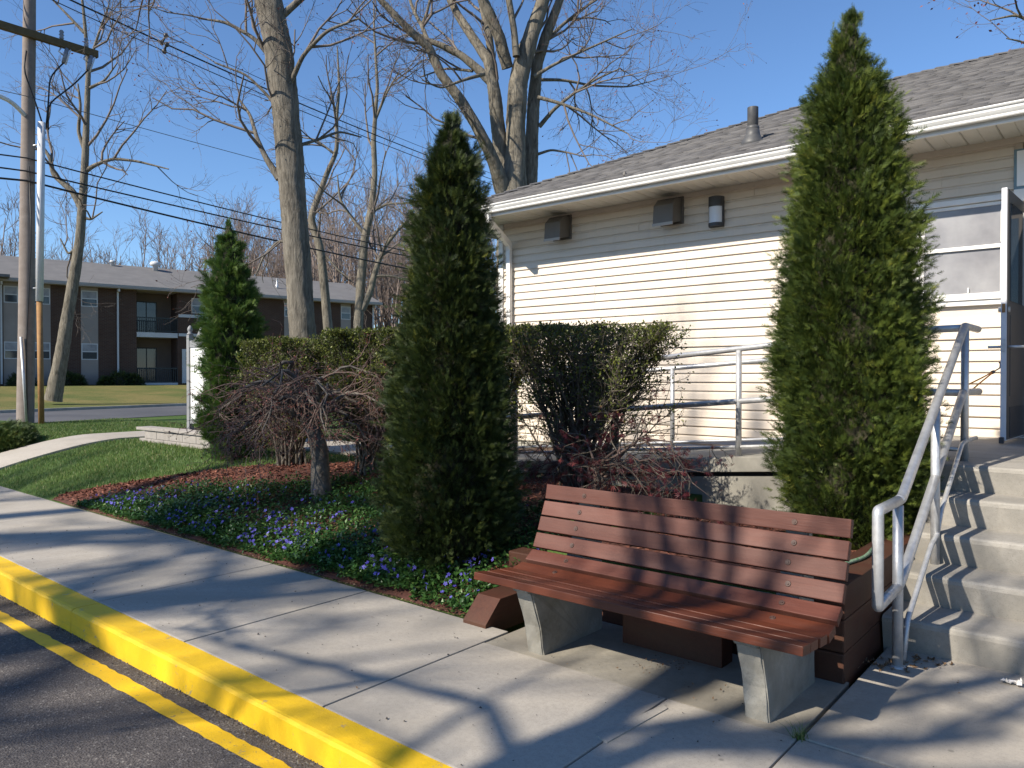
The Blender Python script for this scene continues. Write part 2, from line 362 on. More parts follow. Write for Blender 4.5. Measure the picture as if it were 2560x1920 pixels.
# ------------------------------------------------------------------ ground
def gz(x, y):
    x = np.asarray(x, float); y = np.asarray(y, float)
    t = np.clip((y - 3.5) / 2.2, 0, 1)
    z = .45 * (1 - (1 - t) ** 1.6)
    z = z + .6 * sstep((-28 - x) / 16) * sstep((y + 20) / 24)
    z = np.where(y < 3.5, -.10, z)
    near = x > -3.16
    z = np.where(near & (y < 4.14), -.10, z)
    z = np.where(near & (y >= 4.14) & (y < 6.6), .36, z)
    z = np.where((x > -1.2) & (y < 9), -.10, z)
    return z
xs = np.concatenate([np.linspace(-600, -60, 12), np.linspace(-56, -24, 18), np.linspace(-22, -3.4, 64), [-3.2, -3.159, -3.161, -2.9, -2, -1.3, -1.201, -1.199, -.5, 0, 2, 5, 10], np.linspace(20, 600, 10)])
ys = np.concatenate([[3.502], np.linspace(3.6, 4.0, 5), [4.05, 4.135, 4.145], np.linspace(4.2, 6.5, 14), [6.59, 6.61, 7.5, 8.5, 8.99, 9.01, 12, 16, 22, 30, 42, 60, 90, 150, 300, 700]])
xs = np.unique(np.sort(xs)); ys = np.unique(np.sort(ys))
XX, YY = np.meshgrid(xs, ys, indexing='ij'); ZZ = gz(XX, YY)
ni, nj = XX.shape; ii = np.arange(ni * nj).reshape(ni, nj)
FQ = np.stack([ii[:-1, :-1], ii[1:, :-1], ii[1:, 1:], ii[:-1, 1:]], -1).reshape(-1, 4)
tag(bigmesh('ground', np.stack([XX, YY, ZZ], -1).reshape(-1, 3), FQ, M['lawn'], None, True), kind='structure')
g2 = mesh('ground', [(-600, -600, -.4), (600, -600, -.4), (600, 3.51, -.4), (-600, 3.51, -.4)], [(0, 1, 2, 3)], M['soil']); tag(g2, kind='structure')
def roadz(x): return -.15 + .012 * (min(max(x, -9.5), 1.0) + 4.5)      # the lot falls gently to the left
rx = [-70, -9.5, 1.0, 70]
road = mesh('road', [(x, -90, roadz(x)) for x in rx] + [(x, 1.97, roadz(x)) for x in rx], [(i, i + 1, i + 5, i + 4) for i in range(3)], M['asphalt']); tag(road, kind='structure')
# painted line, slightly wavering edge
V, Fc = [], []
for i, x in enumerate(np.arange(-30, 8, .06)):
    a = .006 * math.sin(x * 1.9) + random.uniform(-.005, .005); b = .006 * math.sin(x * 1.4 + 1) + random.uniform(-.006, .006)
    xc = min(max(x, -12), 2) + 4.5; V += [(x, 1.745 + .017 * xc + a, roadz(x) + .004), (x, 1.842 + .012 * xc + b, roadz(x) + .004)]
    if i: Fc.append((2 * i - 2, 2 * i, 2 * i + 1, 2 * i - 1))
mesh('painted_line', V, Fc, M['line'], road)
# grit and dark debris along the kerb foot
n = 2600; px = RNG.uniform(-12, -1.5, n); py = 1.965 - np.abs(RNG.normal(0, .035, n)); ss = RNG.uniform(.002, .007, n)
tv = np.array([(-1, -1, 0), (1, -1, 0), (0, 1, 0), (0, 0, 1.2)], float); tf = np.array([(0, 1, 3), (1, 2, 3), (2, 0, 3)])
v, f_ = instances(tv, tf, np.stack([px, py, np.array([roadz(q) for q in px])], 1), np.concatenate([RNG.normal(size=(n, 2)), np.zeros((n, 1))], 1), np.tile([0, 0, 1.], (n, 1)), ss)
tag(bigmesh('kerb_grit', v, f_, M['grit'], road, rnd=np.repeat(RNG.uniform(0, 1, n), 4)), kind='stuff')

kerb = empty('kerb', (0, 2, -.15), kind='structure')
kp = [(1.945, -.35), (1.955, -.02), (1.967, -.006), (1.985, -.001), (2.132, -.001), (2.132, -.35)]
for a, b in ((-40, -17.63), (-17.61, -11.53), (-11.52, -5.505), (-5.495, -.02), (-.01, 9)):
    n = max(2, int((b - a) / .10)); V = []; Fc = []
    for i in range(n + 1):
        x = a + (b - a) * i / n
        for j, (y, z) in enumerate(kp): V.append((x, y + .004 * math.sin(x * 1.7 + j) * (j < 4) + random.uniform(-.0012, .0012), z + (random.uniform(-.0015, .0015) if 0 < j < 5 else 0)))
    k = len(kp)
    for i in range(n):
        for j in range(k): Fc.append((i * k + j, i * k + (j + 1) % k, (i + 1) * k + (j + 1) % k, (i + 1) * k + j))
    Fc.append(tuple(range(k))); Fc.append(tuple(range(n * k, n * k + k))[::-1])
    o = mesh('kerb_stone', V, Fc, M['yellow'], kerb, False)
    bm = bmesh.new(); bm.from_mesh(o.data); bmesh.ops.recalc_face_normals(bm, faces=bm.faces[:]); bm.to_mesh(o.data); bm.free()

walk = empty('sidewalk', (0, 2.8, 0), kind='structure')
xj = [-32, -30.6, -29.2, -27.9, -26.5, -25.2, -23.8, -22.4, -21.1, -19.8, -18.5, -17.1, -15.8, -14.4, -13.1, -11.8, -10.6, -9.35, -8.15, -6.86, -5.53, -4.31, -2.96]
for a, b in zip(xj[:-1], xj[1:]): box('slab', a + .004, b - .004, 2.137, 3.50, -.12, random.uniform(-.003, .003), M['walk'], walk, .008, 2)
for a, b in ((-2.96, -1.76), (-1.76, -1.13), (-1.13, .35), (.35, 1.7), (1.7, 3.1), (3.1, 4.5)): box('slab', a + .004, b - .004, 2.137, 3.268, -.12, random.uniform(-.002, .002), M['walk'], walk, .008, 2)
for a, b in ((-1.13, .35), (.35, 1.7), (1.7, 3.1), (3.1, 4.5)): box('slab', a + .012, b - .006, 3.276, 4.80, -.12, random.uniform(-.002, .002), M['walk'], walk, .008, 2)
pad = box('bench_pad', -2.955, -1.142, 3.274, 4.05, -.12, -.006, M['pad'], walk, .006, 2)
for poly, z in (([(-1.80, 2.72), (-1.745, 2.70), (-1.70, 3.16), (-1.735, 3.19)], .0042),):
    mesh('mortar_patch', [(x + random.uniform(-.01, .01), y, z) for x, y in poly] + [(x, y, -.05) for x, y in poly], [(0, 1, 2, 3), (0, 1, 5, 4), (1, 2, 6, 5), (2, 3, 7, 6), (3, 0, 4, 7)], M['patch'], walk)
# street beyond the lawn, its kerb, the garden path
def strip(name, pts, wl, wr, dz, mat, kind=None, parent=None, n=60, thick=.0):
    pts = np.array(pts, float); seg = np.linspace(0, len(pts) - 1, n); P = np.stack([np.interp(seg, range(len(pts)), pts[:, k]) for k in (0, 1)], 1)
    T = unit(np.gradient(P, axis=0)); N = np.stack([T[:, 1], -T[:, 0]], 1); V = []; Fc = []
    for i in range(n):
        for wv in (-wl, wr):
            q = P[i] + N[i] * wv; V.append((q[0], q[1], float(gz(q[0], max(q[1], 3.51))) + dz))
    for i in range(n - 1): Fc.append((2 * i, 2 * i + 2, 2 * i + 3, 2 * i + 1))
    if thick:
        m_ = len(V); V += [(a, b, c - thick) for a, b, c in V]
        for i in range(n - 1):
            Fc.append((2 * i, m_ + 2 * i, m_ + 2 * i + 2, 2 * i + 2)); Fc.append((2 * i + 1, 2 * i + 3, m_ + 2 * i + 3, m_ + 2 * i + 1))
        Fc.append((0, 1, m_ + 1, m_)); e = 2 * n - 2; Fc.append((e, m_ + e, m_ + e + 1, e + 1))
    o = mesh(name, V, Fc, mat, parent); return tag(o, kind=kind)
strip('street', [(-22.3, 3.6), (-23.6, 9), (-25, 16), (-27, 30), (-34, 80)], 2.9, 2.9, .012, M['street'], 'structure', n=80)
strip('street_kerb', [(-25.3, 3.6), (-26.6, 9), (-28, 16), (-30, 30), (-37, 80)], .08, .08, .10, M['oldwall'], 'structure', n=80, thick=.2)
path = empty('garden_path', (-14, 5, .2), kind='structure')
strip('path_slab', [(-14.3, 3.52), (-14.3, 4.5), (-14.4, 5.6), (-14.5, 7.9)], .70, .70, .035, M['walk'], None, path, 40, .1)
strip('path_slab', [(-13.77, 7.2), (-11.9, 7.2)], .6, .6, .035, M['walk'], None, path, 12, .1)
strip('path_slab', [(-11.88, 7.2), (-9.9, 7.2)], .6, .6, .035, M['walk'], None, path, 12, .1)
strip('path_slab', [(-9.88, 7.2), (-7.25, 7.2)], .6, .6, .035, M['walk'], None, path, 12, .1)

# ------------------------------------------------------------------ the sided building
B = empty('sided_building', (-3, 13, .45), 'low cream vinyl sided building with grey hip roof and white gutter', 'building')
WX0, WX1, WY = -7.80, 9.0, 9.0
box('foundation', WX0 + .03, WX1, WY + .02, 17.3, .1, .56, M['oldwall'], B)
box('wall_core', WX0 + .03, -.93, WY + .025, 17.3, .565, 3.94, M['siding'], B)
box('wall_core', .97, WX1, WY + .025, 17.3, .565, 3.94, M['siding'], B)
box('wall_core', -.929, .969, WY + .13, 17.3, .565, 3.94, M['doorpaint'], B)
EXP = .1143
lap = [(0, 0), (-.025, .0), (-.027, .004), (-.020, .078), (-.007, .096), (-.0055, EXP + .004), (0, EXP + .004)]
zc = .575; row = 0
seams = [-6.9, -5.3, -3.4, -6.1, -4.4, -2.5]
lapme = {}
def board(x0, x1, z, ln=[0]):
    key = round(x1 - x0, 3)
    if key not in lapme:
        V = [(0, y, zz) for y, zz in lap] + [(x1 - x0, y, zz) for y, zz in lap]; k = len(lap)
        Fc = [(i, (i + 1) % k, k + (i + 1) % k, k + i) for i in range(k)] + [tuple(range(k))[::-1], tuple(range(k, 2 * k))]
        me = bpy.data.meshes.new('siding_board'); me.from_pydata(V, [], Fc); me.update(); me.materials.append(M['siding']); lapme[key] = me
    o = bpy.data.objects.new('siding_board', lapme[key]); COL.objects.link(o); o.parent = B
    o.location = Vector((x0, WY + .026 + random.uniform(-.003, .003), z)) - Vector(B.location)
while zc < 3.90:
    s = seams[(row // 2) % 6] + ((row * 37) % 11 - 5) * .09 if row % 2 == 0 else s
    spans = [(WX0 + .08, s), (s + .002, min(s + 3.66, -1.0))]
    if s + 3.66 < -1.0: spans.append((s + 3.662, -1.0))
    for a, b in spans:
        if zc + EXP > 2.28 and zc < 3.40 and b > -1.9:      # cut for the window
            if a < -1.905: board(a, -1.905, zc)
        elif b > a + .05: board(a, b, zc)
    if zc > 3.83 or zc < .9: board(-.998, 1.0, zc) if zc > 3.83 else None
    board(1.002, 4.66, zc); board(4.662, 8.9, zc)
    zc += EXP; row += 1
box('corner_trim', WX0 - .015, WX0 + .075, WY - .022, WY + .03, .5, 3.94, M['white'], B, .003)
box('corner_trim', WX0 - .02, WX0 + .029, WY + .031, WY + .12, .5, 3.94, M['white'], B, .003)
zc = .575
while zc < 3.9:
    o = prism('siding_board', [(WX0 + .03 + y, zc + zz) for y, zz in lap], WY + .121, 17.3, 'Y', M['siding'], B); zc += EXP
# soffit panels, fascia, gutter
SX0 = -8.44
for i in range(36):
    a = SX0 + .03 + i * .305
    prism('soffit_panel', [(a, 3.962), (a + .012, 3.950), (a + .14, 3.950), (a + .148, 3.957), (a + .156, 3.950), (a + .293, 3.950), (a + .301, 3.962), (a + .301, 3.968), (a, 3.968)], 8.236, 9.03, 'Y', M['soffit'], B)
prism('soffit_trim', [(8.205, 3.885), (8.235, 3.885), (8.235, 3.903), (8.205, 3.903)], SX0, WX1 + .3, 'X', M['white'], B)
prism('fascia', [(8.208, 3.904), (8.235, 3.904), (8.235, 4.04), (8.208, 4.04)], SX0 + .01, WX1 + .3, 'X', M['fascia'], B)
prism('fascia', [(SX0, 3.89), (SX0 + .025, 3.89), (SX0 + .025, 4.04), (SX0, 4.04)], 8.237, 17.7, 'Y', M['fascia'], B)
box('soffit_return', SX0 + .026, WX0 - .02, 9.031, 17.7, 3.95, 3.965, M['soffit'], B)
gp = [(y - .285, z - .098) for y, z in [(8.49, 4.025), (8.425, 4.025), (8.418, 4.036), (8.418, 4.050), (8.405, 4.066), (8.392, 4.085), (8.388, 4.105), (8.376, 4.112), (8.368, 4.124), (8.376, 4.134), (8.392, 4.132), (8.392, 4.118), (8.40, 4.10), (8.425, 4.055), (8.43, 4.032), (8.49, 4.032)]]
prism('gutter', gp, SX0 + .02, WX1 + .3, 'X', M['white'], B)
prism('gutter_end', [(8.205, 3.927), (8.14, 3.927), (8.133, 3.95), (8.107, 3.987), (8.085, 4.03), (8.205, 4.03)], SX0 + .014, SX0 + .0195, 'X', M['white'], B)
def sq_pipe(name, pts, w_, d_, mat, parent):
    V = []; Fc = []
    for i, p in enumerate(pts):
        for sx_, sy_ in ((-1, -1), (1, -1), (1, 1), (-1, 1)): V.append((p[0] + sx_ * w_ / 2, p[1] + sy_ * d_ / 2, p[2] + p[3] * sy_))
    for i in range(len(pts) - 1):
        for k in range(4): Fc.append((i * 4 + k, i * 4 + (k + 1) % 4, i * 4 + 4 + (k + 1) % 4, i * 4 + 4 + k))
    Fc.append((0, 1, 2, 3)); e = 4 * len(pts) - 4; Fc.append((e, e + 1, e + 2, e + 3))
    return mesh(name, V, Fc, mat, parent)
sq_pipe('downspout', [(-7.30, 8.15, 3.925, 0), (-7.30, 8.17, 3.82, .03), (-7.53, 8.90, 3.60, .03), (-7.56, 8.94, 3.52, 0), (-7.56, 8.94, .70, 0), (-7.56, 8.85, .62, .03)], .072, .06, M['white'], B)
# hip roof
EY, EZ, SL = 8.10, 4.035, .442; RY = 13.49; RZ = EZ + SL * (RY - EY); BY = 2 * RY - EY; HW = RY - EY; HX0 = -8.50; HX1 = WX1 + .4
roof = mesh('roof', [(HX0, EY, EZ), (HX1, EY, EZ), (HX1 - HW, RY, RZ), (HX0 + HW, RY, RZ), (HX0, BY, EZ), (HX1, BY, EZ), (HX0, EY, EZ - .02), (HX1, EY, EZ - .02)], [(0, 1, 2, 3), (0, 3, 4), (4, 3, 2, 5), (1, 5, 2), (0, 6, 7, 1)], M['roofbase'], B)
sn = Vector((0, -SL, 1)).normalized(); su = Vector((0, 1, SL)).normalized()
P_, A_, S_, W_, H_ = [], [], [], [], []
nrow = int((RY - EY) * math.sqrt(1 + SL * SL) / .14)
V, Fc, RN = [], [], []
for r in range(nrow + 1):
    y0 = EY + su.y * .14 * r; x = HX0 + (y0 - EY) + random.uniform(-.3, 0)
    while x < HX1 - (y0 - EY):
        wd = random.uniform(.13, .42); th = random.choice((.010, .010, .020)); x0 = max(x, HX0 + (y0 - EY)); x1 = min(x + wd, HX1 - (y0 - EY)); x += wd + .004
        if x1 - x0 < .03 or x1 > 4: continue
        b0 = Vector((0, EY, EZ)) + su * (.14 * r); b1 = b0 + su * .165; lift = sn * th; base = len(V)
        if b1.y > RY: b1 = Vector((0, RY, RZ))
        for bb, l0 in ((b0 - su * random.uniform(0, .006), .001), (b1, .0005)):
            for xx in (x0, x1):
                q = bb + sn * l0; V.append((xx, q.y, q.z)); q = bb + sn * l0 + (lift if bb is not b1 else sn * .003); V.append((xx, q.y, q.z))
        Fc += [(base, base + 2, base + 3, base + 1), (base + 1, base + 3, base + 7, base + 5), (base, base + 1, base + 5, base + 4), (base + 2, base + 6, base + 7, base + 3)]
        c = random.random(); RN += [c] * 8
o = bigmesh('shingles', V, Fc, M['shingle'], roof, rnd=RN); tag(o, kind='stuff')
def capseq(p0, p1, n, wd, hn):
    p0 = Vector(p0); p1 = Vector(p1); d = (p1 - p0).normalized(); side = d.cross(Vector((0, 0, 1))).normalized()
    L = (p1 - p0).length / n
    for i in range(n):
        a = p0 + d * (L * i - .02); b = a + d * (L * 1.35); V = []
        for q, up in ((a, .045), (b, .022)):
            for s_, dn in ((-1, -hn), (0, 0), (1, -hn)): V.append(tuple(q + side * s_ * wd + Vector((0, 0, up + dn * wd))))
            for s_, dn in ((-1, -hn), (0, 0), (1, -hn)): V.append(tuple(q + side * s_ * wd + Vector((0, 0, up + dn * wd - .012))))
        Fc = [(0, 1, 7, 6), (1, 2, 8, 7), (0, 3, 4, 1), (1, 4, 5, 2), (0, 6, 9, 3), (2, 5, 11, 8)]
        o = mesh('hip_cap', V, Fc, M['shingle'], roof); at_ = o.data.attributes.new('rnd', 'FLOAT', 'POINT'); at_.data.foreach_set('value', [random.uniform(.25, 1)] * len(V))
capseq((HX0, EY, EZ), (HX0 + HW, RY, RZ), 38, .13, .32)
capseq((HX0 + HW, RY, RZ), (HX0 + 10.5, RY, RZ), 26, .14, .42)
pb = (-3.72, 9.07, 4.455)
lathe('vent_flashing', [(.15, -.07), (.145, .0), (.10, .06), (.085, .10), (.078, .16)], pb, M['pvc'], B)
lathe('vent_pipe', [(.066, 0), (.066, .42), (.066, .431), (.058, .431), (.058, .40)], pb, M['pvc'], B)
lathe('vent_collar', [(.075, .15), (.079, .165), (.079, .185), (.069, .2)], pb, M['pvc'], B)
lathe('roof_bird_spike', [(.02, 0), (.028, .02), (.02, .05), (.012, .07)], (-5.05, 8.24, 4.09), M['taupe'], B, 10)
# hooded wall vents
def vent(x0, x1, z0, z1):
    v = empty('wall_vent', ((x0 + x1) / 2, WY, z0), parent=B); v.location -= Vector(B.location)
    o = box('flange', x0, x1, WY - .022, WY + .004, z0 - .03, z1, M['taupe'], v, .003)
    xa, xb = x0 + .025, x1 - .025
    prism('hood', [(WY - .023, z1 - .03), (WY - .14, z1 - .03), (WY - .25, z1 - .13), (WY - .27, z0 - .045), (WY - .25, z0 - .045), (WY - .023, z0 + .0)], xa, xb, 'X', M['taupe'], v, .004)
    prism('hood_lip', [(WY - .276, z0 - .075), (WY - .262, z0 - .075), (WY - .262, z0 - .038), (WY - .276, z0 - .038)], xa - .004, xb + .004, 'X', simple('vent_lip', (.34, .32, .29), None, rough=.5), v)
vent(-6.74, -6.41, 3.60, 3.925); vent(-4.95, -4.615, 3.59, 3.915)
lp = empty('wall_lamp', (-4.15, WY, 3.47), parent=B); lp.location -= Vector(B.location)
box('backplate', -4.245, -4.055, WY - .05, WY + .004, 3.45, 3.83, M['dark'], lp, .006)
def halfcyl(name, z0, z1, r, mat, parent, cx=-4.15, cy=WY - .05):
    V = []; n = 14
    for z in (z0, z1):
        for k in range(n + 1): a = math.pi * k / n; V.append((cx + r * math.cos(a), cy - r * .85 * math.sin(a), z))
    Fc = [(k, k + 1, n + 2 + k, n + 1 + k) for k in range(n)] + [tuple(range(n + 1)), tuple(range(n + 1, 2 * n + 2))[::-1]]
    mesh(name, V, Fc, mat, parent, False)
halfcyl('cap', 3.701, 3.825, .092, M['dark'], lp); halfcyl('lens', 3.497, 3.70, .084, M['lens'], lp); halfcyl('cap', 3.455, 3.496, .092, M['dark'], lp)
# window
wn = empty('window', (-1.45, WY, 2.3), parent=B); wn.location -= Vector(B.location)
X0, X1, Z0, Z1 = -1.90, -1.035, 2.29, 3.395
for n_, a in (('casing', (X0, X1, Z1 - .055, Z1)), ('casing', (X0, X1, Z0, Z0 + .07)), ('casing', (X0, X0 + .06, Z0 + .0705, Z1 - .0555)), ('casing', (X1 - .045, X1, Z0 + .0705, Z1 - .0555))):
    box(n_, a[0], a[1], WY - .03, WY + .03, a[2], a[3], M['white'], wn, .004)
box('sill', X0 - .01, X1 + .01, WY - .05, WY - .031, Z0 + .055, Z0 + .085, M['white'], wn, .004)
for z0, z1, yy in ((2.87, 3.335, .0), (2.365, 2.90, .022)):
    s_ = empty('sash', (-1.45, WY, z0), parent=wn); s_.location = (0, 0, z0 - 2.3)
    a, b = X0 + .062, X1 - .047
    box('rail', a, b, WY + .004 - yy * .6, WY + .03, z1 - .035, z1, M['white'], s_, .003); box('rail', a, b, WY + .004 - yy * .6, WY + .03, z0, z0 + (.05 if yy else .035), M['white'], s_, .003)
    box('stile', a, a + .04, WY + .004 - yy * .6, WY + .03, z0 + .051, z1 - .036, M['white'], s_, .003); box('stile', b - .03, b, WY + .004 - yy * .6, WY + .03, z0 + .051, z1 - .036, M['white'], s_, .003)
    box('pane', a + .035, b - .025, WY + .018, WY + .022, z0 + .03, z1 - .03, M['reflglass'], s_)
box('sash_lock', -1.40, -1.385, WY - .004, WY + .012, 2.425, 2.475, M['white'], wn, .003)
# doorway: transom panel, jambs, closed leaf inside, leaf folded out
dw = empty('doorway', (-.5, WY, .95), parent=B); dw.location -= Vector(B.location)
box('jamb', -.893, -.86, WY - .03, WY + .12, .945, 3.30, M['white'], dw, .004); box('jamb', .971, 1.0, WY - .03, WY + .12, .945, 3.30, M['white'], dw, .004)
box('head_casing', -.999, 1.0, WY - .035, WY + .12, 3.301, 3.42, M['white'], dw, .004)
box('transom_frame', -1.0, 1.0, WY - .02, WY + .02, 3.421, 3.82, simple('transom_edge', (.16, .25, .30), None, rough=.5), dw, .004)
box('transom_panel', -.975, .975, WY - .03, WY - .0205, 3.45, 3.80, M['signwhite'], dw, .003)
box('threshold', -.93, .97, WY - .06, WY + .12, .945, .965, M['galv'], dw, .004)
for a, b in ((-.925, .015), (.025, .965)):
    lf = box('door_leaf', a, b, WY + .07, WY + .11, .97, 3.29, M['doorpaint'], dw, .004)
    box('kick_plate', a + .03, b - .03, WY + .066, WY + .0695, 1.0, 1.28, M['dark'], lf); box('glazing', a + .12, b - .12, WY + .064, WY + .0695, 2.25, 3.15, M['glass'], lf)
    for k in (0, 1): box('raised_panel', a + .12 + k * .36, a + .44 + k * .36, WY + .060, WY + .0695, 1.38, 2.12, M['doorpaint'], lf, .006)
od = prism('open_door', [(-.995, 8.10), (-.95, 8.10), (-.90, 9.0), (-.945, 9.0)], .975, 3.27, 'Z', simple('door_white', (.62, .62, .64), (.55, .55, .57), 4, .4), dw, .003)
prism('inner_face', [(-.9485, 8.115), (-.944, 8.115), (-.895, 8.995), (-.8995, 8.995)], .985, 3.26, 'Z', M['doorpaint'], od)
for za_, zb_, mt in ((1.38, 2.12, M['doorpaint']), (2.25, 3.15, M['glass']), (1.0, 1.28, M['dark'])): prism('door_panel', [(-.938, 8.22), (-.932, 8.22), (-.896, 8.88), (-.902, 8.88)], za_, zb_, 'Z', mt, od)
box('latch_plate', -.985, -.960, 8.094, 8.0995, 2.14, 2.22, M['rust'], od); box('latch_plate', -.988, -.957, 8.094, 8.0995, 1.78, 1.90, M['galv'], od)
pipe('lever_handle', [(-1.10, 8.16, 1.83), (-1.05, 8.16, 1.83), (-1.03, 8.16, 1.83), (-.99, 8.16, 1.83)], .013, M['galv'], od); pipe('lever_handle', [(-.95, 8.16, 1.83), (-.90, 8.16, 1.83), (-.82, 8.17, 1.83)], .013, M['galv'], od)
pipe('deadbolt', [(-1.02, 8.16, 2.17), (-.93, 8.16, 2.17)], .025, M['galv'], od)
box('door_stop', -1.0, -.96, 8.05, 8.098, .95, 1.01, M['dark'], od, .01)
door_mat = box('door_mat', -.78, .8, 7.9, 8.7, .944, .962, M['mat'], None, .004); tag(door_mat, 'black rubber mat on the landing in front of the doorway', 'mat')

# ------------------------------------------------------------------ landing, ramp, steps
LZ = .94
st = empty('concrete_steps', (.2, 5.3, 0), 'five concrete steps rising to the landing beside the handrail', 'steps')
SXL, SXR = -1.13, 1.6
for i in range(5):
    y0 = 4.655 + .345 * i; z0 = .188 * i; z1 = .188 * (i + 1); y1 = y0 + (.345 + .12 if i < 4 else .6)
    n = 40; prof = [(y0 + .055, z0 - (.05 if i == 0 else .0)), (y0 + .012, z1 - .035), (y0 + .014, z1 - .014), (y0 + .024, z1 - .004), (y0 + .042, z1), (y1, z1), (y1, z0 - (.05 if i == 0 else 0))]
    V = []; k = len(prof); ux = SXL + random.uniform(-.012, .012)
    for j in range(n + 1):
        x = ux + (SXR - ux) * j / n; wv = .003 * math.sin(x * 5 + i)
        for q, (y, z) in enumerate(prof): V.append((x, y + (wv + random.uniform(-.0015, .0015) if q < 5 else 0), z + (random.uniform(-.001, .001) if 1 <= q <= 4 else 0)))
    Fc = [(j * k + q, j * k + (q + 1) % k, (j + 1) * k + (q + 1) % k, (j + 1) * k + q) for j in range(n) for q in range(k)] + [tuple(range(k)), tuple(range(n * k, n * k + k))[::-1]]
    o = mesh('tread', V, Fc, M['step'], st); bm = bmesh.new(); bm.from_mesh(o.data); bmesh.ops.recalc_face_normals(bm, faces=bm.faces[:]); bm.to_mesh(o.data); bm.free()
land = box('landing', -1.55, 1.6, 6.64, 8.975, .3, LZ + .0015, M['step'], None, .01); tag(land, 'concrete landing in front of the white framed doorway', 'landing')
box('landing_edge', -1.55, SXL + .0, 6.32, 6.64, .3, LZ, M['oldwall'], land, .01)
rp = empty('access_ramp', (-4.5, 7.2, .4), 'concrete wheelchair ramp sloping down along the cream siding', 'ramp')
def rz(x): return LZ - .0865 * (-1.55 - x)
prism('ramp_slab', [(-1.552, rz(-1.552)), (-7.24, rz(-7.24)), (-7.24, rz(-7.24) - .135), (-1.552, rz(-1.552) - .135)], 6.50, 7.95, 'Y', M['oldwall'], rp, .008)
prism('ramp_wall', [(-1.56, rz(-1.552) - .18), (-6.2, rz(-6.2) - .18), (-6.2, .2), (-1.56, .2)], 6.545, 7.90, 'Y', M['oldwall'], rp)
prism('ramp_joint', [(-1.56, rz(-1.552) - .134), (-6.6, rz(-6.6) - .134), (-6.6, rz(-6.6) - .1805), (-1.56, rz(-1.552) - .1805)], 6.585, 7.86, 'Y', M['mat'], rp)
box('walk_fill', -7.2, -1.6, 7.96, 8.97, .2, .5, M['soil'], rp)

# ------------------------------------------------------------------ handrails
PR = .027
hr = empty('stair_handrail', (-1.0, 4.41, 0), 'galvanised pipe stair handrail with looped lower end beside steps', 'handrail')
hx = -1.0
pipe('top_rail', [(hx, 4.41, .895), (hx, 4.485, .897), (hx, 6.335, 1.925)], PR, M['galv'], hr, smooth_bend=.03)
pipe('rail_extension', [(hx, 6.335, 1.925), (hx, 6.36, 1.928), (hx, 6.90, 1.93)], PR, M['galv'], hr)
pipe('end_loop', [(hx, 4.435, .894), (hx, 4.01, .894), (hx, 4.01, .415), (hx, 4.41, .43)], PR, M['galv'], hr, smooth_bend=.02)
pipe('middle_rail', [(hx, 4.41, .43), (hx, 4.50, .46), (hx, 6.28, 1.44)], PR, M['galv'], hr, smooth_bend=.03)
pipe('rail_extension', [(hx, 6.28, 1.44), (hx, 6.34, 1.443), (hx, 6.96, 1.44)], PR, M['galv'], hr)
pipe('bottom_rail', [(hx + .012, 4.48, .02), (hx + .012, 4.575, .215), (hx + .012, 5.17, .525), (hx + .012, 5.34, .56), (hx + .012, 5.47, .70), (hx + .012, 6.18, 1.075), (hx + .012, 6.36, 1.09), (hx + .012, 6.77, 1.085)], .015, M['galv'], hr, smooth_bend=.04)
pipe('post', [(hx, 4.41, -.02), (hx, 4.41, .87)], PR, M['galv'], hr)
pipe('post', [(hx, 5.35, .35), (hx, 5.35, 1.36)], PR, M['galv'], hr)
pipe('post', [(hx, 6.355, .92), (hx, 6.355, 1.91)], PR, M['galv'], hr)
lathe('post_collar', [(.045, 0), (.045, .006), (.03, .012)], (hx, 4.41, 0), M['galv'], hr, 16)
# landing rail running to the ramp, and both ramp rails
rr = empty('ramp_handrail', (-2.84, 6.62, .8), 'near galvanised ramp railing with three rails behind the red maple', 'handrail')
def zr(x, h0): return rz(min(x, -1.55)) + h0
pipe('top_rail', [(-1.02, 6.36, 1.915), (-1.5, 6.55, 1.92), (-1.62, 6.62, 1.918), (-7.0, 6.62, zr(-7.0, .983))], PR, M['galv'], rr, smooth_bend=.05)
pipe('middle_rail', [(-1.02, 6.36, 1.44), (-1.5, 6.55, 1.44), (-1.62, 6.62, 1.438), (-7.0, 6.62, zr(-7.0, .50))], PR, M['galv'], rr, smooth_bend=.05)
pipe('bottom_rail', [(-1.02, 6.36, 1.02), (-1.5, 6.55, 1.02), (-1.62, 6.62, 1.018), (-7.0, 6.62, zr(-7.0, .085))], .016, M['galv'], rr, smooth_bend=.05)
for x in (-1.58, -2.84, -4.15, -5.5, -6.98): pipe('post', [(x, 6.62, zr(x, -.02)), (x, 6.62, zr(x, .97))], PR, M['galv'], rr)
rf = empty('ramp_handrail', (-4.16, 7.84, .8), 'far galvanised ramp railing standing close to the cream siding', 'handrail')
pipe('top_rail', [(-1.7, 7.84, zr(-1.7, .90)), (-7.0, 7.84, zr(-7.0, .985))], PR, M['galv'], rf)
pipe('bottom_rail', [(-1.7, 7.84, zr(-1.7, .085)), (-7.0, 7.84, zr(-7.0, .085))], .016, M['galv'], rf)
for x in (-2.0, -4.16, -5.6, -6.98): pipe('post', [(x, 7.84, zr(x, -.02)), (x, 7.84, zr(x, .95))], PR, M['galv'], rf)
cord = empty('bungee_cord', (-1.0, 7.0, 1.6), 'orange bungee cord stretched from handrail to the open door', 'cord')
ca, cb = Vector((-1.03, 8.09, 1.615)), Vector((-1.05, 6.62, 1.45))
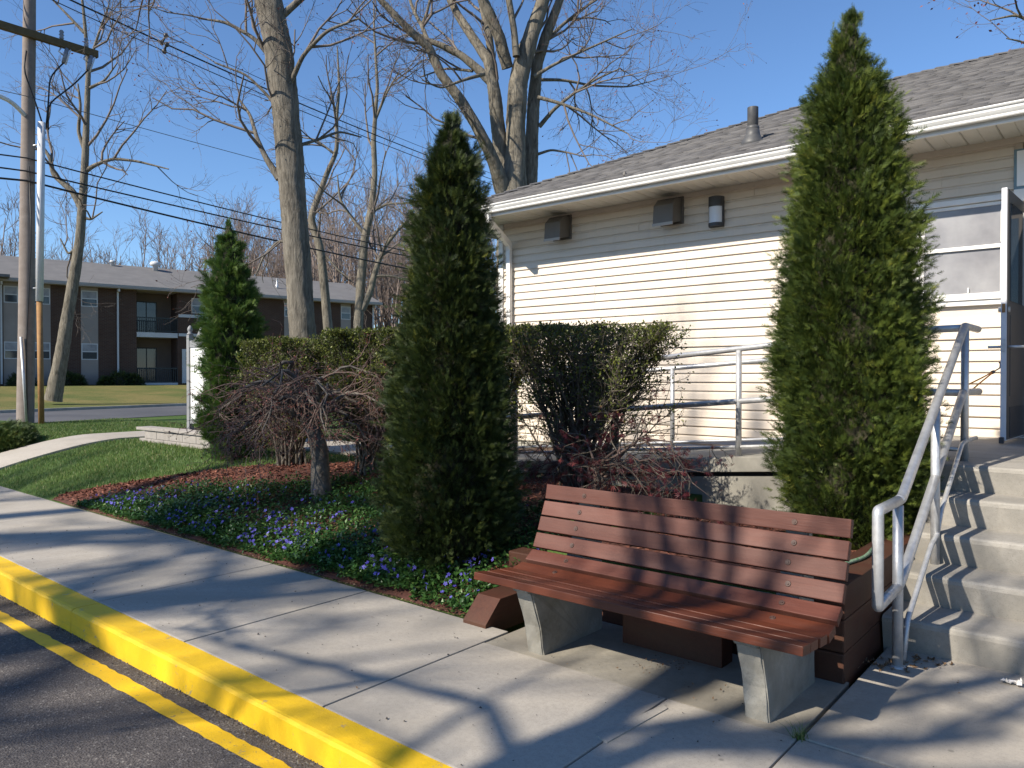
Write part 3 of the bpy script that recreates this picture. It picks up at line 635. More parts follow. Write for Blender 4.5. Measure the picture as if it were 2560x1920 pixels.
pipe('strand', [ca, ca.lerp(cb, .5) + Vector((0, 0, .012)), cb + Vector((0, 0, .03))], .006, M['orange'], cord, 8); pipe('strand', [ca, ca.lerp(cb, .5) - Vector((0, 0, .02)), cb - Vector((0, 0, .05))], .006, M['orange'], cord, 8)
pipe('hook', [ca.lerp(cb, .12), ca, ca + Vector((.02, .09, .02)), ca + Vector((.02, .13, .05)), ca + Vector((.02, .10, .075)), ca + Vector((.02, .06, .07))], .006, M['dark'], cord, 8, smooth_bend=.02); pipe('ferrule', [ca.lerp(cb, .08), ca.lerp(cb, .14)], .016, M['dark'], cord, 8)

# ------------------------------------------------------------------ bench
bn = empty('park_bench', (-2.0, 3.5, 0), 'brown slatted bench on two concrete legs facing the sidewalk', 'bench')
for a, b in ((-2.68, -2.565), (-1.395, -1.28)):
    prof = [(3.335, -.02), (3.30, .16), (3.225, .36), (3.19, .375), (3.185, .412), (3.35, .38), (3.46, .37), (3.56, .368), (3.64, .40), (3.71, .48), (3.752, .56), (3.792, .66), (3.832, .76), (3.845, .79), (3.90, .79), (3.925, .60), (3.935, .36), (3.935, -.02)]
    bm = bmesh.new(); n = 3; k = len(prof); rings = []
    for j in range(n + 1):
        rings.append([bm.verts.new((a + (b - a) * j / n, y, z)) for y, z in prof])
    for j in range(n):
        for q in range(k): bm.faces.new((rings[j][q], rings[j][(q + 1) % k], rings[j + 1][(q + 1) % k], rings[j + 1][q]))
    bm.faces.new(rings[0]); bm.faces.new(rings[-1][::-1]); bmesh.ops.recalc_face_normals(bm, faces=bm.faces[:])
    es = [e for e in bm.edges if len(e.link_faces) == 2 and e.calc_face_angle(0) > .9]
    bmesh.ops.bevel(bm, geom=es, offset=.007, segments=2, affect='EDGES')
    bmesh.ops.subdivide_edges(bm, edges=[e for e in bm.edges if e.calc_length() > .07], cuts=2, use_grid_fill=True)
    for v in bm.verts: v.co += Vector((random.gauss(0, .0015), random.gauss(0, .0018), random.gauss(0, .001)))
    me = bpy.data.meshes.new('leg'); bm.to_mesh(me); bm.free(); addobj('leg', me, M['leg'], bn)
# slat centre-lines: (y0,z0)-(y1,z1) of the face, thickness behind
SLT = [((3.130, .449), (3.222, .437), 1), ((3.240, .433), (3.335, .424), 1), ((3.350, .423), (3.446, .415), 1), ((3.462, .408), (3.556, .428), 1),
       ((3.590, .437), (3.662, .487), 0), ((3.664, .503), (3.704, .585), 0), ((3.712, .598), (3.745, .680), 0), ((3.748, .689), (3.784, .773), 0), ((3.787, .786), (3.806, .874), 0)]
for i, ((ya, za), (yb, zb), seat) in enumerate(SLT):
    d = Vector((0, yb - ya, zb - za)).normalized(); nn = Vector((0, -d.z, d.y)); th = .042
    pr = [(ya, za), (yb, zb), (yb - nn.y * th, zb - nn.z * th), (ya - nn.y * th, za - nn.z * th)]
    xa, xb = -2.905 + random.uniform(-.006, .006), -1.068 + random.uniform(-.006, .006)
    s_ = prism('slat', pr, xa, xb, 'X', M['slat'] if seat else M['backslat'], bn, .004)
    for xc in ((-2.62, -1.335) if i > 2 else ()):
        c = Vector((xc + random.uniform(-.012, .012), (ya + yb) / 2, (za + zb) / 2)); bm = bmesh.new()
        q = nn.to_track_quat('Z', 'Y').to_matrix().to_4x4()
        for r1, r2, dp, z_ in ((.0155, .0135, .005, .002), (.007, .006, .007, .005)):
            bmesh.ops.create_cone(bm, cap_ends=True, segments=14, radius1=r1, radius2=r2, depth=dp, matrix=Matrix.Translation(c + nn * z_) @ q)
        me = bpy.data.meshes.new('bolt'); bm.to_mesh(me); bm.free(); addobj('bolt', me, M['bolt'], s_)

# ------------------------------------------------------------------ timber edging
def tie_along(name, pr, a0, a1, axis, parent): return prism(name, pr, a0, a1, axis, M['tie'], parent, .008)
tl = empty('timber_edging', (-3.2, 3.7, 0), 'short brown landscape timber with a sloping cut end left of bench', 'timber')
mesh('beam', [(-3.29, 3.44, -.05), (-3.10, 3.44, -.05), (-3.10, 3.44, .02), (-3.29, 3.44, .02), (-3.10, 3.58, .155), (-3.29, 3.58, .155), (-3.10, 4.05, .155), (-3.29, 4.05, .155), (-3.10, 4.05, -.05), (-3.29, 4.05, -.05)],
     [(0, 1, 2, 3), (3, 2, 4, 5), (5, 4, 6, 7), (1, 8, 6, 4, 2), (0, 3, 5, 7, 9), (7, 6, 8, 9)], M['tie'], tl)
tb = empty('timber_retaining_wall', (-2.2, 4.1, 0), 'two course brown timber retaining wall right behind the bench', 'retaining wall')
for z0, x0 in ((-.05, -3.42), (.155, -3.44)): prism('beam', [(4.06, z0), (4.22, z0), (4.22, z0 + .2 if z0 < 0 else .325), (4.06, z0 + .2 if z0 < 0 else .325)], x0, -1.36, 'X', M['tie'], tb, .01)
box('beam_end', -3.447, -3.4405, 4.075, 4.205, .17, .31, M['tieend'], tb)
box('beam', -2.34, -1.72, 3.80, 3.94, -.02, .20, M['tie'], tb, .008)
tr = empty('timber_retaining_wall', (-1.25, 4.8, 0), 'three course brown timber wall between bench and concrete steps', 'retaining wall')
for k, z0 in enumerate((-.05, .147, .318)): prism('beam', [(-1.35, z0), (-1.155, z0), (-1.155, z0 + (.195 if k == 0 else .169)), (-1.35, z0 + (.195 if k == 0 else .169))], 4.0 + .004 * k, 6.3, 'Y', M['tie'], tr, .01)
hose = pipe('garden_hose', [(-1.95, 4.16, .337), (-1.7, 4.13, .337), (-1.5, 4.16, .337), (-1.42, 4.3, .40), (-1.30, 4.4, .50), (-1.24, 4.7, .50), (-1.28, 5.1, .50)], .011, M['hose'], None, 8, smooth_bend=.1)
tag(hose, 'green striped garden hose lying on the timbers behind the bench', 'hose')

# ------------------------------------------------------------------ arborvitae
def spray_template(kind=0):
    rg = random.Random(100 + kind); V = [(0, 0, 0), (.35, .035, .02), (.35, -.035, .02), (1, 0, -.06)]; T = [(0, 2, 1), (1, 2, 3)]
    for i, t in enumerate((.10, .22, .34, .46, .58, .70, .82)):
        for s_ in (-1, 1):
            L = (.50 * (1 - t) + .16) * rg.uniform(.8, 1.15); a = rg.uniform(.6, .95); b = len(V); z = -.03 * t + rg.uniform(-.05, .05)
            tt = t + rg.uniform(-.05, .05)
            V += [(tt - .035, 0, 0), (tt + .05, s_ * .012, 0), (tt + L * math.cos(a), s_ * L * math.sin(a), z)]
            T += [(b, b + 1, b + 2)] if s_ > 0 else [(b, b + 2, b + 1)]
    return np.array(V, float), np.array(T)
def thuja(cx, cy, z0, H, rmax, prof, n, size, mat, label, lean=(0, 0)):
    root = empty('arborvitae', (cx, cy, z0), label, 'tree', 'arborvitae cones in the planting beds')
    pt = np.array(prof, float)
    def rad(t, a):
        r = np.interp(t, pt[:, 0], pt[:, 1]) * rmax
        lump = 1 + .055 * np.sin(a * 3 + t * 17 + cx) + .05 * np.sin(a * 5 - t * 29) + .045 * np.sin(a * 8 + t * 53 + 1) + .03 * np.sin(a * 2 - t * 71)
        a_, t_ = np.atleast_1d(a), np.atleast_1d(t); bump_ = np.zeros(np.broadcast(a_, t_).shape)
        for ba, bt, bs, bh in bumps:
            da = np.abs((a_ - ba + math.pi) % (2 * math.pi) - math.pi) * np.maximum(r / .5, .15); bump_ = bump_ + bh * np.exp(-(da ** 2 / .045 + ((t_ - bt) * H) ** 2 / .06) * bs)
        res = r * (lump + np.clip(bump_ * 1.25, -.2, .2)); return res if np.ndim(a) or np.ndim(t) else float(res[0])
    rb = random.Random(int(abs(cx) * 100)); bumps = [(rb.uniform(0, 2 * math.pi), rb.uniform(0, 1), rb.uniform(.7, 2.2), rb.uniform(-.10, .13)) for _ in range(130)]
    # candidate points weighted by radius
    def pick(k):
        t = RNG.uniform(0, 1, k * 4); t = t[RNG.uniform(0, 1, k * 4) < np.interp(t, pt[:, 0], np.clip(pt[:, 1], .14, 1))][:k]; return t, RNG.uniform(0, 2 * math.pi, len(t))
    UP = np.array([0, 0, 1.])
    # an even inner layer, then overlapping branch tips (clumps) that stand proud of it
    m1 = int(n * .34); t1, a1 = pick(m1); d1 = np.clip(.93 - np.abs(RNG.normal(0, .09, m1)), .6, .95); o1 = np.stack([np.cos(a1), np.sin(a1), 0 * a1], 1)
    p1 = np.stack([cx + lean[0] * t1, cy + lean[1] * t1, z0 + t1 * H], 1) + o1 * (rad(t1, a1) * d1)[:, None]; ax1 = o1 * RNG.uniform(.3, 1, (m1, 1)) + UP * RNG.uniform(.2, 1, (m1, 1)) + .45 * rdir(m1); r1 = np.clip(RNG.normal(.34, .16, m1), 0, 1)
    nc = int(n / 52); tc_, ac = pick(nc); nc = len(tc_); oc = np.stack([np.cos(ac), np.sin(ac), 0 * ac], 1); rc = rad(tc_, ac); big = np.clip(rc / (.55 * rmax), .35, 1) * RNG.uniform(.75, 1.35, nc)
    pc_ = np.stack([cx + lean[0] * tc_, cy + lean[1] * tc_, z0 + tc_ * H], 1) + oc * (rc * RNG.uniform(.78, .95, nc))[:, None]
    dc = unit(oc * RNG.uniform(.5, 1, (nc, 1)) + UP * RNG.uniform(.25, 1.1, (nc, 1)) + .3 * rdir(nc))
    m2 = n - m1; ci = RNG.integers(0, nc, m2); u = RNG.uniform(-.35, 1, m2) * .115 * big[ci]; sc2 = (.055 * big[ci] * (1.15 - np.clip(u / (.115 * big[ci]), 0, 1) * .75))[:, None]
    off2 = RNG.normal(0, 1, (m2, 3)) * sc2; p2 = pc_[ci] + dc[ci] * u[:, None] + off2; ax2 = dc[ci] + off2 / sc2 * .42 + .25 * rdir(m2); tint = RNG.normal(0, .13, nc); r2 = np.clip(RNG.normal(.47, .17, m2) + tint[ci], 0, 1)
    pos = np.concatenate([p1, p2]); ax = np.concatenate([ax1, ax2]); rv = np.concatenate([r1, r2]); m = len(pos); t = np.concatenate([t1, tc_[ci]])
    out_ = pos - np.array([cx, cy, 0]); out_[:, 2] = 0; out_ = unit(out_); nr = np.stack([-out_[:, 1], out_[:, 0], np.zeros(m)], 1) * RNG.choice([-1, 1], (m, 1)) * .6 + .6 * rdir(m)
    top = t > .965; ax[top] = UP + .3 * rdir(top.sum()); pos[:, 2] = np.clip(pos[:, 2], z0 - .02, z0 + H * 1.02)
    sc = size * RNG.uniform(.65, 1.35, m)
    kinds = RNG.integers(0, 4, m); VV, FF, RR, off = [], [], [], 0
    for k in range(4):
        s_ = kinds == k; tv, tf = spray_template(k); v, f_ = instances(tv, tf, pos[s_] - unit(ax[s_]) * sc[s_][:, None] * .55, ax[s_], nr[s_], sc[s_])
        VV.append(v); FF.append(f_ + off); off += len(v); RR.append(np.repeat(rv[s_], len(tv)))
    bigmesh('crown', np.concatenate(VV), np.concatenate(FF), mat, root, rnd=np.concatenate(RR))
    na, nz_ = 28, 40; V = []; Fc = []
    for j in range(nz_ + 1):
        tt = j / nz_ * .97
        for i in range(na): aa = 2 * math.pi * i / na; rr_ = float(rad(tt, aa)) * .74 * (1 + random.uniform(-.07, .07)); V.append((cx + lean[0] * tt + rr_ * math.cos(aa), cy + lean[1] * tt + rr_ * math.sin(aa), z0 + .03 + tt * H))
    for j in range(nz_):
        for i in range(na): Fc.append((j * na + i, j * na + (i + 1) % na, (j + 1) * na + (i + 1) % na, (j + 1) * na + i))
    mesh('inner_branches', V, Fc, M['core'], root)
    pipe('trunk', [(cx, cy, z0 - .1), (cx, cy, z0 + .5), (cx + lean[0] * .8, cy + lean[1] * .8, z0 + H * .8)], .06, M['bark2'], root, 10)
    return root
thuja(-4.07, 4.12, .14, 3.42, .47, [(0, .62), (.05, .97), (.15, 1), (.25, .91), (.35, .83), (.45, .74), (.6, .62), (.7, .54), (.8, .45), (.88, .37), (.93, .25), (.96, .15), (1, .03)], 46000, .064, M['thuja2'], 'dark arborvitae standing in the periwinkle bed left of the bench', (.0, .0))
thuja(-1.60, 5.69, .34, 3.80, .452, [(0, .66), (.06, .86), (.15, .95), (.25, 1), (.4, .98), (.55, .87), (.7, .67), (.76, .60), (.8, .53), (.86, .43), (.91, .27), (.95, .16), (1, .03)], 54000, .064, M['thuja'], 'tall arborvitae between bench and stair handrail in front of siding', (-.02, -.03))
thuja(-9.56, 5.50, .40, 3.30, .37, [(0, .8), (.1, 1), (.3, .98), (.5, .93), (.65, .84), (.75, .68), (.84, .45), (.9, .28), (.95, .14), (1, .03)], 13000, .105, M['thuja3'], 'small arborvitae beside the white sign at the left end of hedge', (-.10, -.06))

# ------------------------------------------------------------------ branching plants
def wander(p, d, L, r0, r1, n, jit, trop=(0, 0, 0), rg=random):
    pts = [p]; rad = [r0]; q = list(p); d = list(d); st_ = L / (n - 1)
    for i in range(1, n):
        d = [d[k] + rg.gauss(0, jit) + trop[k] for k in range(3)]; m = math.sqrt(sum(x * x for x in d)) + 1e-9; d = [x / m for x in d]
        q = [q[k] + d[k] * st_ for k in range(3)]; pts.append(tuple(q)); rad.append(r0 + (r1 - r0) * i / (n - 1))
    return pts, rad, d
def side_dir(d, ang, rg):
    d = Vector(d).normalized(); o = d.orthogonal().normalized(); o.rotate(Matrix.Rotation(rg.uniform(0, 2 * math.pi), 3, d)); return tuple(d * math.cos(ang) + o * math.sin(ang))
def sprout(T, pts, rad, lvl, cfg, rg, tips):
    """children along a polyline"""
    c = cfg[lvl]; n = len(pts)
    for _ in range(c['n']):
        t = rg.uniform(c.get('t0', .3), 1) * (n - 1); i = min(int(t), n - 2); f_ = t - i
        p = tuple(pts[i][k] * (1 - f_) + pts[i + 1][k] * f_ for k in range(3)); r = rad[i] * (1 - f_) + rad[i + 1] * f_
        d0 = Vector(pts[i + 1]) - Vector(pts[i]); d = side_dir(d0, rg.uniform(*c['ang']), rg)
        L = c['L'] * rg.uniform(.6, 1.3); r0 = min(r * .75, c['r']); r1 = max(r0 * .35, c.get('rmin', .003))
        q, rr_, de = wander(p, d, L, r0, r1, c['k'], c['jit'], c['trop'], rg); T.add(q, rr_, c['s'])
        if lvl + 1 < len(cfg): sprout(T, q, rr_, lvl + 1, cfg, rg, tips)
        else: tips.append((q[-1], de))
def resample(P, rads, n):
    P = np.array(P, float); s_ = np.concatenate([[0], np.cumsum(np.linalg.norm(np.diff(P, axis=0), axis=1))]); u = np.linspace(0, s_[-1], n)
    # catmull-ish smoothing by interpolation
    Q = np.stack([np.interp(u, s_, P[:, k]) for k in range(3)], 1); rr_ = np.interp(u, s_, rads)
    for _ in range(2): Q[1:-1] = .25 * Q[:-2] + .5 * Q[1:-1] + .25 * Q[2:]
    return Q, rr_
def trunk_mesh(T, P, rads, n=30, sides=12, wob=.03, rg=random):
    Q, rr_ = resample(P, rads, n); rr_ = rr_ * (1 + np.array([rg.uniform(-wob, wob) for _ in rr_])); T.add([tuple(q) for q in Q], list(rr_), sides); return [tuple(q) for q in Q], list(rr_)
OAK = [dict(n=7, ang=(.5, 1.1), L=1.55, r=.032, k=6, jit=.18, trop=(0, 0, .05), s=5, t0=.2), dict(n=4, ang=(.4, 1.0), L=.8, r=.012, k=5, jit=.22, trop=(0, 0, .05), s=4), dict(n=4, ang=(.4, 1.0), L=.42, r=.0055, k=4, jit=.24, trop=(0, 0, .04), s=3, rmin=.0022), dict(n=2, ang=(.4, .9), L=.22, r=.0032, k=3, jit=.2, trop=(0, 0, .03), s=3, rmin=.0018)]
def scaled(cfg, s, nmul=1.0, trop=None):
    o = []
    for c in cfg:
        c = dict(c); c['L'] *= s; c['r'] *= s; c['rmin'] = c.get('rmin', .003) * s; c['n'] = max(1, int(round(c['n'] * nmul)))
        if trop: c['trop'] = trop
        o.append(c)
    return o
def tree(name, label, limbs, cfg, d0, seed, mat, twigmat, group=None, base=None, extra=None, tz=0.0, dn=0.0, budmat=None):
    """limbs: list of (pixel path [(x,y[,dd])..], radii px list, sprout?)"""
    rg = random.Random(seed); T = Tubes(); W = Tubes(); tips = []
    root = empty(name, base if base is not None else tuple(at(limbs[0][0][0][0], limbs[0][0][0][1], d0)), label, 'tree', group)
    for path_, rp, sp in limbs:
        P = [at(p[0], p[1], d0 + (p[2] if len(p) > 2 else 0)) for p in path_]; rads = [x / 1880 * d0 for x in rp]
        q, rr_ = trunk_mesh(T, P, rads, (14 * len(P) if rp[0] > 13 else max(12, 5 * len(P))), 26 if rp[0] > 13 else 8, .02, rg)
        if sp: sprout(W, q, rr_, 0, [dict(cfg[0], n=max(2, int(sp * .45)))] + cfg[1:], rg, tips)
    T.build('trunk', mat, root); W.build('crown', twigmat, root)
    if budmat is not None and tips:
        m = len(tips); pos = np.array([t[0] for t in tips]); ax = np.array([t[1] for t in tips]) + .5 * rdir(m)
        tv = np.array([(0, 0, 0), (.5, .3, 0), (1, 0, .1), (.5, -.3, 0)], float)
        v, f_ = instances(tv, np.array([(0, 1, 2, 3)]), pos, ax, rdir(m), RNG.uniform(.03, .07, m) * budmat[1]); tag(bigmesh('buds', v, f_, budmat[0], root, rnd=np.repeat(RNG.uniform(0, 1, m), 4)), kind='stuff')
    return root
# shrub hedge
def shrub(x0, x1, y0, y1, zb, z1, seed, nst, nleaf, label, leafy, bx=None, t0=.28):
    rg = random.Random(seed); cx, cy = (bx if bx else (x0 + x1) / 2), (y0 + y1) / 2
    root = empty('hedge_shrub', (cx, cy, zb), label, 'hedge', 'clipped hedge shrubs along the ramp'); T = Tubes(); tips = []; allp = []
    for i in range(nst):
        tx, ty = rg.uniform(x0, x1), rg.uniform(y0, y1); tz_ = z1 - .02 - abs(rg.gauss(0, .06)) - (.12 * abs((tx - cx) / (x1 - x0)) if rg.random() < .5 else 0)
        if rg.random() < .35: tz_ = zb + (z1 - zb) * rg.uniform(.45, .95)
        b = (cx + rg.gauss(0, .10), cy + rg.gauss(0, .09), zb); n = 9; P = []
        for k in range(n):
            t = k / (n - 1); e = t ** 1.25
            P.append((b[0] + (tx - b[0]) * e + rg.gauss(0, .014), b[1] + (ty - b[1]) * e + rg.gauss(0, .014), b[2] + (tz_ - b[2]) * (t ** .92) + rg.gauss(0, .01)))
        rd = [.016 * (1 - k / (n - 1)) ** 1.1 + .0028 for k in range(n)]; rd = [r * rg.uniform(.7, 1.2) for r in rd]; T.add(P, rd, 5)
        for _ in range(15):
            t = rg.uniform(t0, 1) * (n - 1); j = min(int(t), n - 2); f_ = t - j; p = tuple(P[j][k] * (1 - f_) + P[j + 1][k] * f_ for k in range(3))
            dd = Vector(P[j + 1]) - Vector(P[j]); d = side_dir(dd, rg.uniform(.4, 1.1), rg); q, r_, de = wander(p, d, rg.uniform(.12, .38), .005, .002, 5, .2, (0, 0, .10), rg)
            q = [(min(max(a, x0 - .08), x1 + .08), min(max(b_, y0 - .08), y1 + .08), min(c, z1 + rg.uniform(-.02, .012))) for a, b_, c in q]; T.add(q, r_, 3); allp += q[1:]
            for _ in range(4):
                s0 = rg.choice(q); d = side_dir(de, rg.uniform(.4, 1.2), rg); q2, r2, d2 = wander(s0, d, rg.uniform(.05, .18), .0028, .0014, 4, .25, (0, 0, .1), rg)
                q2 = [(a, b_, min(c, z1 + rg.uniform(-.02, .02))) for a, b_, c in q2]; q2 = [(min(max(a, x0 - .06), x1 + .06), b_, c) for a, b_, c in q2]; T.add(q2, r2, 3); allp += q2[1:]
    T.build('stems', M['stem'], root, False)
    A = np.array(allp); hgt = (A[:, 2] - zb) / (z1 - zb); edge = np.maximum.reduce([np.abs(A[:, 0] - cx) / (.5 * (x1 - x0)), np.abs(A[:, 1] - cy) / (.5 * (y1 - y0)), hgt])
    pw = np.clip(hgt, .05, 1) ** leafy * (edge ** 2); pw /= pw.sum(); idx = RNG.choice(len(A), nleaf, p=pw); pos = A[idx] + RNG.normal(0, .02, (nleaf, 3)); pos[:, 2] = np.minimum(pos[:, 2], z1 + RNG.uniform(-.03, .03, nleaf))
    tv = np.array([(0, 0, 0), (.45, .30, .06), (1, 0, 0), (.45, -.30, .06)], float)
    v, f_ = instances(tv, np.array([(0, 3, 2, 1)]), pos, rdir(nleaf) + np.array([0, 0, .5]), rdir(nleaf) + np.array([0, 0, .7]), RNG.uniform(.018, .036, nleaf))
    bigmesh('leaves', v, f_, M['hedgeleaf'], root, rnd=np.repeat(np.clip(RNG.normal(.45, .25, nleaf), 0, 1), 4))
G = lambda x, y: float(gz(x, y))
shrub(-4.50, -3.14, 5.15, 6.05, .40, 2.0, 1, 80, 18000, 'airy hedge shrub with bare fanned stems in front of siding', 1.5, -3.92, .5)
shrub(-6.05, -4.52, 5.15, 6.05, .40, 2.06, 2, 60, 44000, 'clipped hedge shrub just left of the dark arborvitae', .6)
shrub(-7.55, -6.07, 5.15, 6.05, .40, 2.06, 3, 60, 44000, 'clipped hedge shrub directly behind the weeping maple trunk', .6)
shrub(-9.05, -7.57, 5.10, 6.00, .40, 2.0, 4, 60, 42000, 'rounded end shrub of the hedge beside the small arborvitae', .6)

# weeping maples
def weeping(name, label, cx, cy, zb, hfork, spread, nl, seed, trunk, leafmat, nleaf, leafsize, droop, palm=False, zc=0.5, twmat='maplebark', trunk_r=.07, dens=(9, 4, 2)):
    rg = random.Random(seed); root = empty(name, (cx, cy, zb), label, 'tree'); T = Tubes(); W = Tubes(); tips = []; allp = []
    tq, trr = trunk_mesh(T, trunk, [trunk_r * s for s in np.linspace(1.25, .75, len(trunk))], 16, 9, .08, rg)
    fork = tq[-1]
    for i in range(nl):
        a = 2 * math.pi * i / nl + rg.uniform(-.3, .3); S = rg.uniform(.55, 1.0); sx, sy = spread[0] * S, spread[1] * S
        up = rg.uniform(.12, .62) * (zc * 1.6); P = []; n = 10; b = tq[-1 - rg.randint(0, 4)]
        for k in range(n):
            t = k / (n - 1); x = b[0] + math.cos(a) * sx * t + rg.gauss(0, .035); y = b[1] + math.sin(a) * sy * t + rg.gauss(0, .035)
            z = b[2] + up * math.sin(min(t * 1.25, 1) * math.pi * .62) - droop * rg.uniform(.8, 1.1) * t ** 2.4 + rg.gauss(0, .02); P.append((x, y, max(z, zb + .08)))
        r0 = rg.uniform(.018, .04) * trunk_r / .07; rd = [r0 * (1 - .85 * k / (n - 1)) for k in range(n)]; T.add(P, rd, 6)
        for _ in range(dens[0]):
            t = rg.uniform(.2, 1) * (n - 1); j = min(int(t), n - 2); f_ = t - j; p = tuple(P[j][k] * (1 - f_) + P[j + 1][k] * f_ for k in range(3))
            d = side_dir(Vector(P[j + 1]) - Vector(P[j]), rg.uniform(.3, 1.1), rg); q, r_, de = wander(p, (d[0], d[1], d[2] * .6 + .1), rg.uniform(.25, .55) * spread[0], min(rd[j] * .6, .009), .0025, 7, .24, (0, 0, -.07), rg); W.add(q, r_, 4); allp += q[2:]
            for _ in range(dens[1]):
                s0 = q[rg.randint(1, 6)]; d2 = side_dir(de, rg.uniform(.3, 1.1), rg); q2, r2, d3 = wander(s0, d2, rg.uniform(.12, .34) * spread[0], .0035, .0014, 5, .26, (0, 0, -.10), rg); W.add(q2, r2, 3); allp += q2[1:]; tips.append((q2[-1], d3))
                for _ in range(dens[2]):
                    d4 = side_dir(d3, rg.uniform(.3, .9), rg); q3, r3, d5 = wander(q2[rg.randint(1, 4)], d4, rg.uniform(.05, .16), .0022, .0012, 4, .2, (0, 0, -.12), rg); W.add(q3, r3, 3); allp += q3[1:]; tips.append((q3[-1], d5))
    T.build('trunk', M[twmat], root); W.build('crown', M['mapletwig'] if twmat == 'maplebark' else M['stem'], root, False)
    A = np.array(allp); idx = RNG.integers(0, len(A), nleaf); pos = A[idx] + RNG.normal(0, .006, (nleaf, 3))
    if palm:
        V = []; Fq = []
        for k in range(5):
            a = (k - 2) * .5; b = len(V); L = 1 - .12 * abs(k - 2); V += [(0, 0, 0), (L * .5 * math.cos(a) + .05 * math.sin(a), L * .5 * math.sin(a) - .06 * math.cos(a), -.05), (L * math.cos(a), L * math.sin(a), -.3), (L * .5 * math.cos(a) - .05 * math.sin(a), L * .5 * math.sin(a) + .06 * math.cos(a), -.05)]; Fq.append((b, b + 1, b + 2, b + 3))
        tv, tf = np.array(V, float), np.array(Fq)
    else: tv, tf = np.array([(0, 0, 0), (.4, .22, .05), (1, 0, 0), (.4, -.22, .05)], float), np.array([(0, 1, 2, 3)])
    v, f_ = instances(tv, tf, pos, rdir(nleaf) + np.array([0, 0, -.25 if palm else .2]), rdir(nleaf) + np.array([0, 0, .8]), RNG.uniform(.6, 1.3, nleaf) * leafsize)
    bigmesh('leaves' if palm else 'buds', v, f_, leafmat, root, rnd=np.repeat(RNG.uniform(0, 1, nleaf), len(tv)))
    return root
mx, my = -6.42, 4.62; mz = G(mx, my)
weeping('weeping_maple', 'bare weeping maple with crooked trunk and drooping reddish twigs', mx, my, mz, .8, (1.12, .95), 22, 11, [(mx + .02, my, mz - .05), (mx - .02, my, mz + .25), (mx - .04, my + .02, mz + .5), (mx - .14, my, mz + .72), (mx - .30, my - .02, mz + .88), (mx - .38, my, mz + .98)], M['bud'], 7000, .024, .42, zc=.62, trunk_r=.085)
m2x, m2y = -3.36, 5.02
weeping('red_lace_maple', 'low red leaved lace maple behind the bench backrest', m2x, m2y, .36, .5, (1.02, .42), 14, 23, [(m2x + .02, m2y, .30), (m2x, m2y, .55), (m2x + .03, m2y - .02, .64), (m2x + .0, m2y, .74), (m2x + .04, m2y, .82)], M['redleaf'], 1900, .045, .36, True, zc=.42, trunk_r=.028, dens=(6, 3, 1), twmat='mapletwig')

# ------------------------------------------------------------------ bed, periwinkle, mulch
def inbed(x, y):   # planting bed outline
    back = np.minimum(5.12, 3.56 + (x + 9.75) * .52)
    return (x > -9.75) & (x < -3.2) & (y > 3.51) & (y < np.maximum(back, 3.53))
bx = np.linspace(-10.5, -3.2, 90); V = []; Fc = []; nb = 14
for i, x in enumerate(bx):
    yb = max(min(6.4, 3.62 + (x + 10.55) * .85), 3.53)
    for j in range(nb):
        y = 3.505 + (yb - 3.505) * j / (nb - 1); V.append((x, y, G(min(x, -3.17), y) + .012 + .008 * math.sin(x * 9) * math.sin(y * 11)))
    if i:
        for j in range(nb - 1): Fc.append(((i - 1) * nb + j, i * nb + j, i * nb + j + 1, (i - 1) * nb + j + 1))
bed = mesh('planting_bed', V, Fc, M['mulchbed'], None, True); tag(bed, kind='structure')
pb2 = mesh('planter_soil', [(-3.16, 4.2, .372), (-1.35, 4.2, .372), (-1.35, 6.5, .372), (-3.16, 6.5, .372)], [(0, 1, 2, 3)], M['mulchbed'], None); tag(pb2, kind='structure')
n = 9000; px = RNG.uniform(-10.5, -3.2, n); yb = np.maximum(np.minimum(6.3, 3.62 + (px + 10.55) * .85), 3.53); py = 3.51 + (yb - 3.51) * np.sqrt(RNG.uniform(0, 1, n))
pz = gz(np.minimum(px, -3.17), py) + .018
n2 = 1600; px = np.concatenate([px, RNG.uniform(-3.1, -1.4, n2)]); py = np.concatenate([py, RNG.uniform(4.24, 6.4, n2)]); pz = np.concatenate([pz, np.full(n2, .378)]); n += n2
tv = np.array([(-.5, -.16, 0), (.5, -.12, .05), (.5, .12, .02), (-.5, .16, .06)], float)
v, f_ = instances(tv, np.array([(0, 1, 2, 3)]), np.stack([px, py, pz], 1), rdir(n) * [1, 1, .35], np.array([0, 0, 1.]) + .5 * rdir(n), RNG.uniform(.025, .07, n))
tag(bigmesh('mulch', v, f_, M['mulch'], None, rnd=np.repeat(RNG.uniform(0, 1, n), 4)), 'red brown bark mulch spread over the planting bed', 'mulch', kind='stuff')
# periwinkle leaves
n = 78000; px = RNG.uniform(-10.3, -3.12, n); py = np.where(RNG.uniform(0, 1, n) < .25, RNG.uniform(3.5, 3.85, n), RNG.uniform(3.5, 5.3, n)); k = inbed(px, py) | ((px > -3.35) & (px < -3.2) & (py < 4.3))
patch = np.sin(px * 2.3 + py * 1.7) + np.sin(px * 5.1 - py * 4.3) * .6 + np.sin(px * 9 + py * 7) * .35
k &= (RNG.uniform(-2.0, 2.0, n) < patch + 1.35) & ~((px > -3.32) & (py > 3.47)) & (py > 3.515 + .022 * np.sin(px * 6) + .018 * np.sin(px * 17))
px, py = px[k], py[k]; n = len(px); pz = gz(np.minimum(px, -3.17), py) + .02 + np.abs(RNG.normal(0, .045, n)) * np.clip((py - 3.5) / .25, .35, 1) + .03 * (patch[k] > .3)
tv = np.array([(0, 0, 0), (.45, .26, .05), (1, 0, -.05), (.45, -.26, .05)], float)
